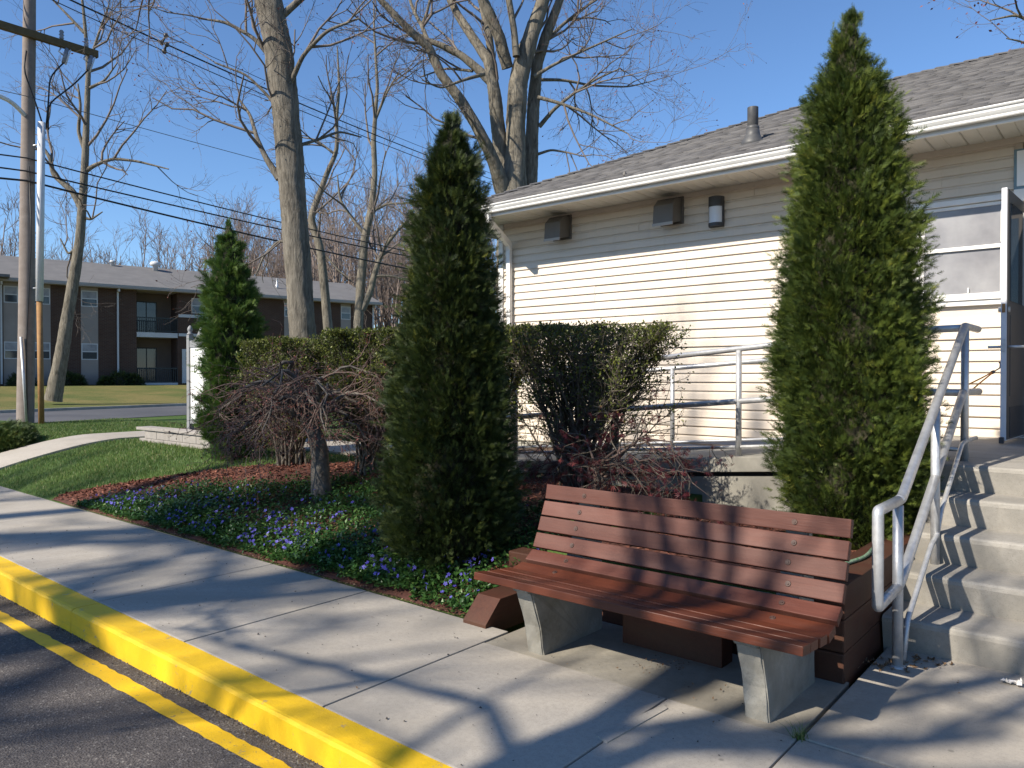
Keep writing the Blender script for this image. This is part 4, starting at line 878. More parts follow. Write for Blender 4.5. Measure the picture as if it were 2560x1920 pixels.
v, f_ = instances(tv, np.array([(0, 3, 2), (0, 2, 1)]), np.stack([px, py, pz], 1), rdir(n) * [1, 1, .5] + np.array([0, -.1, .25]), np.array([0, 0, 1.]) + .45 * rdir(n), RNG.uniform(.028, .052, n))
per = bigmesh('periwinkle', v, f_, M['vinca'], None, rnd=np.repeat(np.clip(RNG.normal(.5, .25, n), 0, 1), 4)); tag(per, 'glossy green periwinkle ground cover in front of the hedge', 'ground cover', kind='stuff')
nf = 700; fx = RNG.uniform(-9.9, -3.25, nf * 3); fy = 3.53 + np.abs(RNG.normal(0, .5, nf * 3)); k = inbed(fx, fy) & (np.sin(fx * 4.1) + np.sin(fx * 9.7 + fy * 3) + RNG.normal(0, 1, nf * 3) > -.3); fx, fy = fx[k][:nf], fy[k][:nf]; nf = len(fx)
V = []; Tq = []
for q in range(5):
    a = q * 2 * math.pi / 5; c, s_ = math.cos(a), math.sin(a); b = len(V); V += [(0, 0, 0), (.55 * c - .32 * s_, .55 * s_ + .32 * c, .12), (1.0 * c - .12 * s_, 1.0 * s_ + .12 * c, .10), (.8 * c + .3 * s_, .8 * s_ - .3 * c, .14)]; Tq.append((b, b + 3, b + 2, b + 1))
fz = gz(np.minimum(fx, -3.17), fy) + .085 + np.abs(RNG.normal(0, .03, nf))
v, f_ = instances(np.array(V, float), np.array(Tq), np.stack([fx, fy, fz], 1), rdir(nf), np.array([-.1, -.55, .8]) + .5 * rdir(nf), RNG.uniform(.011, .019, nf))
tag(bigmesh('periwinkle_flowers', v, f_, M['petal'], None, rnd=np.repeat(RNG.uniform(0, 1, nf), 20)), 'small violet five petalled periwinkle flowers dotted over the ground cover', 'flowers', kind='stuff')
# dry leaves along the bed edge and by the steps
n = 2600; px = RNG.uniform(-9.9, -3.1, n); py = 3.505 + np.abs(RNG.normal(0, .04, n)) - .025; pz = np.maximum(gz(np.minimum(px, -3.17), np.maximum(py, 3.51)), 0) + .012
ex = [(-1.06, 4.40, .09, 46), (-.9, 4.60, .08, 26), (-1.95, 3.62, .09, 60), (-1.9, 3.4, .2, 20), (-5, 2.9, 2.2, 16), (-.6, 4.4, .2, 8), (-1.3, 4.7, .12, 14), (-6.5, 4.4, .9, 70)]
for cx_, cy_, s_, m in ex:
    a = RNG.normal(cx_, s_, m); b = np.clip(RNG.normal(cy_, s_ * .8, m), 2.2, 4.64 if cx_ > -1.2 else 5); px = np.concatenate([px, a]); py = np.concatenate([py, b]); pz = np.concatenate([pz, np.where((a < -3.2) & (b > 3.5), gz(np.minimum(a, -3.17), np.maximum(b, 3.51)) + .08, .008)])
n = len(px); tv = np.array([(-.5, 0, .10), (-.22, .13, .0), (-.02, .30, .12), (.14, .12, -.02), (.5, .03, .18), (.12, -.15, .03), (-.05, -.27, .14), (-.25, -.10, .02)], float)
sz = RNG.uniform(.008, .024, n); sz[2600:2672] = RNG.uniform(.018, .05, 72); 
v, f_ = instances(tv, np.array([(0, 7, 1), (1, 7, 5), (1, 5, 3), (1, 3, 2), (5, 7, 6), (3, 5, 4)]), np.stack([px, py, pz], 1), rdir(n) * [1, 1, .4], np.array([0, 0, 1.]) + .5 * rdir(n), sz)
tag(bigmesh('leaf_litter', v, f_, M['dry'], None, rnd=np.repeat(RNG.uniform(0, 1, n), 8)), 'dry brown leaf scraps along the bed edge and by the steps', 'leaves', kind='stuff')
n = 420; px = RNG.uniform(-9, .6, n); py = RNG.uniform(2.16, 3.46, n); sz = np.abs(RNG.normal(0, .005, n)) + .0025; tv = np.array([(-.6, -.3, 0), (.6, -.2, .1), (.3, .4, 0), (-.1, .1, .5)], float)
v, f_ = instances(tv, np.array([(0, 1, 3), (1, 2, 3), (2, 0, 3)]), np.stack([px, py, np.full(n, .003)], 1), rdir(n) * [1, 1, .1], np.tile([0, 0, 1.], (n, 1)), sz)
tag(bigmesh('walk_debris', v, f_, M['grit'], walk, rnd=np.repeat(RNG.uniform(0, .5, n), 4)), kind='stuff')
for x_ in (-4.31, -5.53, -6.86, -8.15, -2.96):      # moss, grit and weeds lodged in the joints
    n = 160; q = np.stack([RNG.normal(x_, .006, n), RNG.uniform(2.14, 3.5, n), np.full(n, -.012)], 1); v, f_ = instances(tv, np.array([(0, 1, 3), (1, 2, 3), (2, 0, 3)]), q, rdir(n), np.tile([0, 0, 1.], (n, 1)), RNG.uniform(.004, .012, n)); tag(bigmesh('joint_grit', v, f_, M['grit'], walk, rnd=np.repeat(RNG.uniform(0, .6, n), 4)), kind='stuff')
# paper scrap, grass tuft, twig
bm = bmesh.new(); bmesh.ops.create_grid(bm, x_segments=7, y_segments=5, size=.5)
for v_ in bm.verts: v_.co = Vector((v_.co.x * .085 + random.gauss(0, .004), v_.co.y * .045 + random.gauss(0, .004), .012 + abs(random.gauss(0, .010)))) + Vector((-.50, 4.52, 0))
me = bpy.data.meshes.new('paper_scrap'); bm.to_mesh(me); bm.free(); tag(addobj('paper_scrap', me, M['paper']), 'crumpled scrap of white paper on the concrete near bottom step', 'paper')
def blades(n, pos, hmin, hmax, wd, lean, spread=None):
    tv = np.array([(-.5, 0, 0), (.5, 0, 0), (.28, .0, .6), (-.28, .0, .6), (0, .0, 1)], float)
    an = RNG.uniform(0, 2 * math.pi, n); h = RNG.uniform(hmin, hmax, n); c, s_ = np.cos(an), np.sin(an); lx, ly = RNG.normal(0, lean, n), RNG.normal(0, lean, n)
    V = np.empty((n, 5, 3)); 
    for i, (a, _, z) in enumerate(tv):
        V[:, i, 0] = pos[:, 0] + a * wd * c + lx * h * z * z; V[:, i, 1] = pos[:, 1] + a * wd * s_ + ly * h * z * z; V[:, i, 2] = pos[:, 2] + h * z
    Fc = np.concatenate([np.array([(0, 1, 2), (0, 2, 3), (3, 2, 4)])[None] + (np.arange(n) * 5)[:, None, None]]).reshape(-1, 3)
    return V.reshape(-1, 3), Fc, np.repeat(RNG.uniform(0, 1, n), 5)
n = 60; p = np.stack([RNG.normal(-1.125, .014, n), RNG.normal(3.275, .016, n), np.full(n, -.01)], 1); v, f_, r_ = blades(n, p, .03, .085, .004, .6)
tag(bigmesh('grass_tuft', v, f_, M['grass'], None, rnd=r_), 'small grass tuft growing in the sidewalk joint by the bench', 'grass')
# lawn blades
n = 150000; px = RNG.uniform(-21.0, -7.6, n); py = RNG.uniform(3.5, 8.5, n)
k = ~((px > -10.75) & (py < np.maximum(np.minimum(6.5, 3.62 + (px + 10.6) * .88), 3.53)) & (px < -3)) & ~((px > -15.05) & (px < -13.65)) & ~((px > -14.4) & (py > 6.55) & (py < 7.85))
k &= RNG.uniform(-2.2, 1.6, n) < np.sin(px * 1.3 + py * 2.1) + .7 * np.sin(px * 3.7 - py * 2.9) + .5 * np.sin(px * 7.1 + py * 5.3) + .9
k &= px > -19.3 - (py - 3.6) * .24; px, py = px[k], py[k]; n = len(px)
v, f_, r_ = blades(n, np.stack([px, py, gz(px, py) - .005], 1), .025, .06, .007, .35)
tag(bigmesh('grass', v, f_, M['grass'], None, rnd=r_), 'short green lawn grass left of the planting bed', 'grass', kind='stuff')
# juniper at the left edge
jr = empty('juniper_shrub', (-15.6, 4.35, .2), 'low spreading juniper shrub at the left edge of the lawn', 'shrub')
n = 7000; a = RNG.uniform(0, 2 * math.pi, n); rr_ = np.sqrt(RNG.uniform(0, 1, n)); el = RNG.uniform(.35, 1.05, n)
px = -16.0 + .95 * rr_ * np.cos(a); py = 4.45 + .55 * rr_ * np.sin(a); pz = gz(px, py) + .38 * np.sqrt(np.maximum(1 - rr_ ** 2, 0)) * el * (1 + .25 * np.sin(a * 5) * rr_)
tv, tf = spray_template(1); v, f_ = instances(tv, tf, np.stack([px, py, pz], 1), np.stack([np.cos(a), np.sin(a), RNG.uniform(.1, .8, n)], 1) + .5 * rdir(n), rdir(n) + np.array([0, 0, .6]), RNG.uniform(.08, .15, n))
bigmesh('foliage', v, f_, M['juniper'], jr, rnd=np.repeat(np.clip(RNG.normal(.5, .25, n), 0, 1), len(tv)))
T = Tubes()
for i in range(14): a_ = i * .45; T.add([(-16, 4.45, .1), (-16 + .4 * math.cos(a_), 4.45 + .25 * math.sin(a_), .3), (-16 + .85 * math.cos(a_), 4.45 + .5 * math.sin(a_), .36)], [.02, .014, .006], 5)
T.build('stems', M['stem'], jr)

# ------------------------------------------------------------------ sign and its planter
SX, SY = -12.55, 6.35; SZ = G(SX, SY)
sg = empty('sign_board', (SX, SY, SZ), 'white sign board in grey posts partly hidden by small arborvitae', 'sign')
for dx in (0, 1.85):
    p_ = box('post', SX + dx - .045, SX + dx + .045, SY - .045, SY + .045, SZ - .1, SZ + 1.82, M['signgrey'], sg, .006)
    lathe('finial', [(.05, 0), (.05, .03), (.028, .045), (.042, .075), (.046, .10), (.034, .135), (.01, .165)], (SX + dx, SY, SZ + 1.82), M['signgrey'], p_, 14)
box('panel', SX + .05, SX + 1.80, SY - .02, SY + .02, SZ + .38, SZ + 1.60, M['signwhite'], sg, .004)
prism('crown', [(SX + .046, SZ + 1.605)] + [(SX + .046 + 1.758 * t / 24, SZ + 1.72 + .34 * float(sstep((.5 - abs(t / 24 - .5)) * 4 - .25))) for t in range(25)] + [(SX + 1.804, SZ + 1.605)], SY - .035, SY + .035, 'Y', M['signgrey'], sg)
for z0 in (.34,): box('rail', SX + .046, SX + 1.804, SY - .03, SY + .03, SZ + z0 - .04, SZ + z0 + .039, M['signgrey'], sg, .004)
for a, b, c, d in ((.10, 1.75, 1.50, 1.508), (.10, .108, .48, 1.499), (1.742, 1.75, .48, 1.499), (.10, 1.75, .472, .479)): box('pinstripe', SX + a, SX + b, SY - .0235, SY - .0205, SZ + c, SZ + d, M['signgrey'], sg)
tc = bpy.data.curves.new('lettering', 'FONT'); tc.body = 'BR'; tc.size = .20; tc.extrude = .002; tob = bpy.data.objects.new('lettering', tc); COL.objects.link(tob)
dg = bpy.context.evaluated_depsgraph_get(); tme = bpy.data.meshes.new_from_object(tob.evaluated_get(dg)); bpy.data.objects.remove(tob)
for v_ in tme.vertices: x_, y_, z_ = v_.co; v_.co = (SX + .17 + x_, SY - .0225 - z_, SZ + 1.16 + y_ + x_ * .35)
tme.name = 'lettering'; tme.materials.clear(); addobj('lettering', tme, M['ink'], sg)
pl = empty('block_planter', (-13.2, 5.9, .4), 'low grey block planter at the foot of the white sign', 'planter')
for i in range(7):
    for c_ in range(2): box('block', -13.15 + i * .44 + (.2 if c_ else 0), -13.15 + i * .44 + .432 + (.2 if c_ else 0), 5.75, 5.95, .38 + c_ * .135, .38 + c_ * .135 + .131, M['blockwall'], pl, .008)
box('capstone', -13.2, -9.95, 5.72, 5.98, .651, .70, M['blockwall'], pl, .008); box('soil', -13.1, -10.2, 5.951, 6.9, .40, .64, M['soil'], pl)

# ------------------------------------------------------------------ utility pole and wires
up = empty('utility_pole', (-19.9, 6.1, .41), 'weathered wooden utility pole with crossarm and white riser conduit', 'utility pole')
PX, PY = -19.9, 6.1; PZ = G(PX, PY)
T = Tubes(); Q = [(PX + .16 * (1 - t), PY - .16 * t * .0, PZ - .2 + 12.2 * t) for t in np.linspace(0, 1, 16)]
pb0 = at(63, 1066, 17.5); pt0 = at(80, 0, 17.5); dirp = (pt0 - pb0) / (pt0[2] - pb0[2])
Q = [tuple(pb0 + dirp * (z - pb0[2])) for z in np.linspace(pb0[2] - .2, 12.6, 16)]; T.add(Q, list(np.linspace(.183, .118, 16)), 16); T.build('pole', M['pole'], up)
def polept(z): return pb0 + dirp * (z - pb0[2])
za = float(at(75, 96, 17.5)[2]); pc = polept(za)
box('crossarm', pc[0] + .12, pc[0] + .24, pc[1] - 1.3, pc[1] + 1.42, za - .085, za + .085, M['arm'], up, .008)
for k, dy in enumerate((.62, 1.16)):
    q = (pc[0] + .18, pc[1] + dy)
    lathe('insulator', [(.03, .0), (.055, .05), (.035, .08), (.06, .12), (.035, .15), (.055, .19), (.03, .23)], (q[0], q[1], za + .086), M['porcelain'], up, 12)
    c_ = empty('cutout', (q[0], q[1], za - .3), parent=up); c_.location -= Vector(up.location)
    pipe('barrel', [(q[0] + .05, q[1] + .10, za - .10), (q[0] + .05, q[1] + .02, za - .46)], .045, M['porcelain'], c_, 10); pipe('bracket', [(q[0], q[1], za - .07), (q[0] + .05, q[1] - .08, za - .22), (q[0] + .05, q[1] + .02, za - .28)], .018, M['galv'], c_, 8); pipe('fuse_tube', [(q[0] + .09, q[1] + .16, za - .12), (q[0] + .09, q[1] + .05, za - .5)], .018, M['conduit'], c_, 8)
    rp_ = polept(za - 1.9); pipe('lead', [(q[0] + .05, q[1] + .02, za - .46), (q[0] - .02, q[1] - .25, za - .85), (rp_[0] + .2, rp_[1] + .35, za - 1.5), (rp_[0] + .18, rp_[1] + .3 + .05 * k, za - 2.1)], .018, M['wire'], up, 7, smooth_bend=.2)
pipe('lead', [tuple(polept(za - .4) + np.array([.15, -.1, 0])), tuple(polept(za - .9) + np.array([.3, -.2, 0])), tuple(polept(za - 1.6) + np.array([.2, .1, 0])), tuple(polept(za - 2.2) + np.array([.18, .3, 0]))], .018, M['wire'], up, 7, smooth_bend=.2)
r0, r1, r2 = at(103, 1069, 17.3), at(100, 753, 17.3), at(108, 308, 17.3)
pipe('riser_conduit', [tuple(r0 - [0, 0, .1]), tuple(r1)], .062, M['rust'], up); pipe('riser_cover', [tuple(r1 - [0, 0, .005]), tuple(r2)], .078, M['conduit'], up)
for zz in (3.6, 6.9): b0 = polept(zz); pipe('conduit_strap', [tuple(b0), tuple(b0 + (at(104, 0, 17.3) - at(78, 0, 17.4)) * [1, 1, 0])], .02, M['galv'], up, 6)
pipe('ground_wire', [tuple(polept(.45) + [.19, -.02, 0]), tuple(polept(2.2) + [.185, -.06, 0]), tuple(polept(4.8) + [.175, .03, 0]), tuple(polept(6.4) + [.165, -.03, 0])], .012, M['wire'], up, 6); pipe('guard_strip', [tuple(at(66, 1066, 17.28)), tuple(at(53, 842, 17.28))], .03, M['galv'], up, 8)
lz = float(at(70, 300, 17.5)[2]); lb = polept(lz)
arm = pipe('lamp_arm', [tuple(lb), tuple(lb + np.array([.35, -.45, .22])), tuple(lb + np.array([.75, -1.0, .16])), tuple(lb + np.array([1.0, -1.35, .02]))], .05, M['conduit'], up, 8, smooth_bend=.3)
lathe('lamp_head', [(.05, 0), (.16, .03), (.20, .10), (.14, .2), (.05, .24)], tuple(lb + np.array([1.12, -1.5, -.14])), M['conduit'], up, 14)
def wire(name, label, x_, z0, zN, sag, r, mat, group, dy=0):
    """one cable through this pole: a span to the south, a span to the north"""
    P = []
    for (ya, za_, yb, zb_) in ((-34, z0 + .3, PY, z0), (PY, z0, 50, zN)):
        for i in range(30):
            if i == 0 and P: continue
            t = i / 29; P.append((PX + x_, ya + (yb - ya) * t + dy, za_ + (zb_ - za_) * t - sag * 4 * t * (1 - t)))
    T = Tubes(); T.add(P, [r] * len(P), 6); o = T.build(name, mat); tag(o, label, 'wire', group)
g_ = 'cables strung along the street'
wire('telephone_cable', 'uppermost of the three thick black cables crossing behind the trees', .25, 6.57, 6.6, .85, .017, M['wire'], g_)
wire('telephone_cable', 'middle of the three thick black cables crossing behind the trees', .25, 6.27, 6.3, .68, .019, M['wire'], g_)
wire('telephone_cable', 'lowest of the three thick black cables crossing behind the trees', .25, 6.05, 6.2, 1.0, .024, M['wire'], g_)
wire('service_wire', 'single thin grey wire midway between power lines and telephone cables', .2, 8.0, 8.1, .35, .009, M['greywire'], g_)
for k, (lab, dz_, dx_, r_) in enumerate((('topmost thin wire of the bundled power line', .12, .15, .009), ('second wire down of the bundled power line', 0, -.25, .013), ('third wire down of the bundled power line', -.13, .25, .013), ('lowest wire of the bundled power line', -.27, 0, .013))):
    wire('power_line', lab, dx_ * .6, 10.85 + dz_, 10.9 + dz_, 1.5, r_, M['wire'], g_)
sp_ = empty('line_spacer', (PX, 9.4, 10.4), 'black insulating spacer clamped on the bundled power line', 'spacer')
t9 = (9.4 - PY) / (50 - PY); zs_ = 10.85 - 1.5 * 4 * t9 * (1 - t9)
for dz_, dx_ in ((.12, .09), (0, -.15), (-.13, .15), (-.27, 0)): lathe('clamp', [(.03, -.06), (.06, -.03), (.06, .03), (.03, .06)], (PX + dx_, 9.4, zs_ + dz_), M['dark'], sp_, 10)
pipe('spacer_bar', [(PX + .09, 9.4, zs_ + .12), (PX - .1, 9.4, zs_), (PX + .1, 9.4, zs_ - .13), (PX, 9.4, zs_ - .27)], .03, M['dark'], sp_, 8)

# ------------------------------------------------------------------ apartment block across the street
AU = Vector((.2106, .9776, 0)); AN = Vector((.9776, -.2106, 0)); A0 = Vector((-46.57, 13.14, 0))
ap = empty('apartment_block', tuple(A0 + Vector((0, 0, 1))), 'two storey brown brick apartment block with grey roof across the street', 'apartment building')
def abox(name, u0, u1, z0, z1, d0, d1, mat, parent=ap):    # d: metres in front of the facade plane (negative = recessed)
    V = [tuple(A0 + AU * u + AN * d + Vector((0, 0, z))) for u in (u0, u1) for d in (d0, d1) for z in (z0, z1)]
    return mesh(name, V, [(0, 1, 3, 2), (4, 6, 7, 5), (0, 4, 5, 1), (2, 3, 7, 6), (0, 2, 6, 4), (1, 5, 7, 3)], mat, parent)
EZA = 6.72
abox('wall', -16, 6.64, .6, EZA - .12, -10, 0, M['brick']); abox('wall', 8.89, 22, .6, EZA - .12, -10, 0, M['brick'])
abox('wall', 6.641, 8.889, .6, EZA - .12, -10, -1.5, simple('recess_wall', (.16, .12, .095), (.13, .10, .08), 2, .9))
abox('balcony_slab', 6.641, 8.889, 3.88, 4.16, -1.499, .06, M['aptwhite']); abox('patio_slab', 6.641, 8.889, .9, 1.18, -1.499, .06, M['aptwhite'])
abox('soffit', -16.4, 22.4, EZA - .119, EZA - .06, -10.3, .62, simple('apartment_soffit', (.33, .30, .28), None, rough=.7))
abox('gutter', -16.4, 22.4, EZA - .0595, EZA + .07, .54, .64, simple('apartment_gutter', (.30, .285, .27), None, rough=.6))
V = [tuple(A0 + AU * u + AN * d + Vector((0, 0, z))) for u, d, z in ((-16.5, .55, EZA), (22.5, .55, EZA), (22.5, -5, EZA + 1.95), (-16.5, -5, EZA + 1.95), (22.5, -10.5, EZA), (-16.5, -10.5, EZA))]
rf_ = mesh('roof', V, [(0, 1, 2, 3), (3, 2, 4, 5), (1, 4, 2), (0, 3, 5)], M['aptroof'], ap)
def rpt(u, d): return A0 + AU * u + AN * d + Vector((0, 0, EZA + 1.95 * (.55 - d) / 5.55))
q = rpt(8.6, -4.2); lathe('roof_turbine', [(.16, -.1), (.16, .25), (.30, .3), (.34, .42), (.26, .55), (.06, .6)], tuple(q), M['aptwhite'], rf_, 14)
q = rpt(6.2, -4.6); lathe('roof_vent', [(.12, -.1), (.12, .2), (.18, .22), (.15, .32)], tuple(q), M['aptwhite'], rf_, 10)
q = rpt(15.7, -1.8); lathe('vent_stack', [(.09, -.1), (.09, .25), (.06, .26), (.06, .6), (.075, .62)], tuple(q), M['galv'], rf_, 10)
def awin(u0, u1, z0, z1, parent=ap):
    w_ = abox('window', u0, u1, z0, z1, -.05, .012, M['aptwhite'], parent); zm = (z0 + z1) / 2
    abox('pane', u0 + .05, u1 - .05, zm + .03, z1 - .05, .0125, .018, M['reflglass'], w_); abox('pane', u0 + .05, u1 - .05, z0 + .05, zm - .03, .0125, .018, M['glass'], w_)
for u0, u1 in ((.16, .84), (1.5, 2.32), (3.78, 4.64), (-3.2, -2.3), (-6.6, -5.7), (15.5, 16.3), (19.5, 20.25), (12.6, 13.4)):
    abox('siding_strip', u0, u1, 1.08, EZA - .13, .001, .010, M['aptpanel'])
    awin(u0 + .02, u1 - .02, 5.50, 6.40); awin(u0 + .02, u1 - .02, 2.50, 3.42)
awin(9.7, 10.75, 5.42, 6.34); abox('air_conditioner', 9.95, 10.45, 4.75, 5.02, .001, .3, M['taupe'])
for z0, z1 in ((5.14, 5.32), (3.99, 4.16)): abox('brick_band', 8.95, 11.5, z0, z1, .001, .05, M['aptwhite'])
for z0, top in ((4.16, 6.1), (1.18, 3.3)):
    gd = abox('sliding_door', 6.9, 8.05, z0, top, -1.49, -1.46, M['aptdark']); abox('pane', 6.95, 7.44, z0 + .05, top - .06, -1.459, -1.455, M['glass'], gd); abox('pane', 7.50, 8.0, z0 + .05, top - .06, -1.459, -1.455, M['glass'], gd)
    rl = abox('railing', 6.66, 8.87, z0 + .84, z0 + .90, .0, .05, M['aptdark']); abox('rail', 6.66, 8.87, z0 + .06, z0 + .10, .0, .05, M['aptdark'], rl)
    for k in range(20): abox('baluster', 6.68 + k * .114, 6.71 + k * .114, z0 + .101, z0 + .839, .01, .04, M['aptdark'], rl)
dr = abox('entrance_door', 9.14, 9.95, 1.15, 3.22, .001, .05, M['aptwhite']); 
for k in range(3):
    for j in range(2): abox('pane', 9.35 + j * .22, 9.53 + j * .22, 2.25 + k * .28, 2.49 + k * .28, .0505, .056, M['glass'], dr)
for u in (.02, 5.6, 21.9, -8):
    abox('downspout', u, u + .09, 1.15, EZA - .3, .02, .10, M['aptwhite']); abox('downspout_elbow', u + .001, u + .089, EZA - .299, EZA - .13, .04, .5, M['aptwhite'])
abox('porch_roof', -9, .35, EZA - .02, EZA + .12, .65, 1.6, M['aptroof'])
# foundation shrubs of the apartment
for k, (u, s_) in enumerate(((.9, .55), (2.9, .6), (3.4, .45), (4.95, .35), (5.6, .6), (6.3, .5), (10.9, .55))):
    lab = ['dark clipped shrub at apartment wall beneath the leftmost paired windows', 'wide dark shrub at apartment wall behind the leaning tree trunk', 'dark shrub touching the tall siding strip of the apartment', 'small dark shrub right of the apartment siding strip', 'dark shrub at the foot of the apartment downspout', 'dark shrub left of the apartment patio railing', 'dark shrub right of the white apartment entrance door'][k]
    c = A0 + AU * u + AN * .7; n = 500; r_ = empty('foundation_shrub', (c.x, c.y, 1.0), lab, 'shrub', 'foundation shrubs along the apartment'); dd = rdir(n); dd[:, 2] = np.abs(dd[:, 2])
    pos = np.array([c.x, c.y, 1.0]) + dd * np.array([s_, s_, s_ * 1.25]) * RNG.uniform(.7, 1.05, (n, 1)); tv, tf = spray_template(2)
    v, f_ = instances(tv, tf, pos, dd + .5 * rdir(n), rdir(n), RNG.uniform(.15, .28, n)); bigmesh('foliage', v, f_, M['thuja2'], r_, rnd=np.repeat(RNG.uniform(0, .8, n), len(tv)))
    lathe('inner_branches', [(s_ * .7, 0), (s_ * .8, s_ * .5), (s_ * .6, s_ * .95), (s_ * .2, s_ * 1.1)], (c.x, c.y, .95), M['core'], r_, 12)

# ------------------------------------------------------------------ bare trees
gt = 'bare deciduous trees'
c3 = lambda x, y, dd=0: (900 + x / 2.765, y / 2.765, dd)
c1 = lambda x, y, dd=0: (x / 1.508, y / 1.508, dd)
TW = scaled(OAK, 1.25)
tree('oak_tree', 'thick leaning grey oak trunk rising behind the hedge', [
    ([(768, 1060), (762, 960), (757, 840), (748, 690), (738, 560), (728, 420), (716, 270), (702, 150), (682, 40), (655, -70), (610, -230), (560, -420)], [43, 36, 32, 32, 32, 33, 33, 34, 34, 32, 27, 18], 5),
    ([(700, 448), (668, 400), (645, 350), (628, 290, .5), (600, 250, .8)], [10, 7, 5.5, 4, 2.5], 9),
    ([(716, 240), (760, 140, -.3), (820, 80, -.6), (900, 50, -.8)], [8, 5, 4, 2], 9),
    ([(735, 370), (800, 350, .5), (850, 330, .8), (905, 345, 1)], [5, 3.5, 3, 2], 7),
    ([(725, 330), (680, 250), (620, 190), (540, 160)], [6, 4, 3, 2], 10),
    ([(705, 180), (640, 100), (570, 60), (500, 50)], [7, 5, 4, 2], 10),
    ([(742, 620), (700, 600), (660, 640), (640, 690)], [4, 3, 2.5, 1.5], 2),
    ([(690, 60), (780, -20), (900, -60)], [10, 7, 3], 8),
    ([(660, -60), (560, -90), (420, -40), (330, 10)], [12, 8, 5, 2], 10)], TW, 16.0, 5, M['bark'], M['twig'], gt, budmat=(M['bud'], .9))
tree('multi_stem_tree', 'large multi stemmed bare maple rising behind the building corner', [
    ([(1290, 1060), (1288, 800), c3(1050, 1340), c3(1075, 1100), c3(1075, 900), c3(1090, 600), c3(1130, 420), c3(1185, 250), c3(1250, 60), c3(1300, -90), c3(1360, -300)], [62, 50, 36, 26, 24, 24, 23, 19, 17, 15, 9], 5),
    ([c3(1010, 1400), c3(975, 1270, -.2), c3(930, 1130, -.4), c3(865, 990, -.6), c3(790, 850, -.7), c3(690, 690, -.8), c3(560, 520, -.9), c3(480, 340, -1), c3(370, 245, -1.1), c3(200, 70, -1.2), c3(80, -60, -1.3), c3(-120, -250, -1.4)], [22, 20, 16, 14, 13, 12.5, 11, 10, 9, 7.5, 6, 3], 12),
    ([c3(1010, 1330, .2), c3(985, 1100, .2), c3(955, 900, .1), c3(930, 650), c3(905, 520), c3(890, 430), c3(780, 270, .2), c3(680, 120, .4), c3(620, 0, .5), c3(560, -150, .6)], [22, 20, 18, 16, 14, 13, 11.5, 10, 9, 6], 6),
    ([c3(900, 570), c3(820, 490), c3(700, 390), c3(580, 330), c3(470, 290), c3(380, 240)], [12, 11, 9.5, 8, 7, 6], 4),
    ([c3(470, 290), c3(430, 190, .3), c3(390, 120, .4), c3(350, 20, .6), c3(330, -90, .6)], [6, 5, 4.5, 4, 2.5], 5),
    ([c3(430, 190, .3), c3(460, 120, .3), c3(490, 0, .3)], [5, 4, 3], 4),
    ([c3(1020, 480), c3(960, 260, -.2), c3(900, 120, -.3), c3(830, -30, -.4), c3(780, -200, -.5)], [15, 14.5, 13.5, 12, 7], 4),
    ([c3(920, 480, .6), c3(890, 250, .7), c3(850, 60, .8), c3(800, -100, .9)], [10, 10, 9, 6], 3),
    ([c3(1080, 400, -.3), c3(1065, 220, -.3), c3(1030, 20, -.4), c3(1010, -120, -.4)], [9, 8, 8, 5], 4),
    ([(1340, 700), c3(1175, 1330, .5), c3(1185, 1000, .5), c3(1200, 700, .5), c3(1225, 450, .4), c3(1280, 270, .3), c3(1350, 90, .2), c3(1400, -40, .2), c3(1480, -220)], [30, 19, 17, 16, 14, 13, 11, 9, 5], 5),
    ([c3(1240, 880, .5), c3(1340, 760, .2), c3(1480, 650), c3(1620, 560), c3(1800, 480)], [6, 4.5, 3.5, 2.8, 1.5], 12),
    ([c3(1200, 540), c3(1330, 460), c3(1500, 380), c3(1680, 300), c3(1880, 210)], [5.5, 4, 3.2, 2.4, 1.3], 12),
    ([c3(1230, 680, -.3), c3(1380, 720, -.5), c3(1600, 800, -.7), c3(1850, 930, -.9)], [5, 3.8, 2.8, 1.4], 12),
    ([c3(1210, 560, .8), c3(1400, 560, 1), c3(1600, 600, 1.2), c3(1850, 610, 1.4), c3(2050, 560, 1.5)], [5, 4, 3, 2.2, 1.2], 13),
    ([c3(1230, 1070, .5), c3(1320, 1040, .5), c3(1440, 1060, .4), c3(1560, 1090, .3)], [4, 3, 2.3, 1.2], 9),
    ([c3(1280, 300, .4), c3(1400, 180, .6), c3(1560, 60, .8), c3(1700, -60, 1)], [6, 4.5, 3.5, 2], 12),
    ([c3(860, 520, -.6), c3(720, 560, -.9), c3(560, 620, -1.2), c3(430, 560, -1.4)], [5, 3.5, 2.5, 1.3], 9),
    ([c3(780, 500, .5), c3(600, 480, .8), c3(420, 540, 1)], [4, 3, 1.5], 8)], scaled(OAK, 1.2), 18.0, 9, M['bark2'], M['twig'], gt, budmat=(M['bud'], .8))
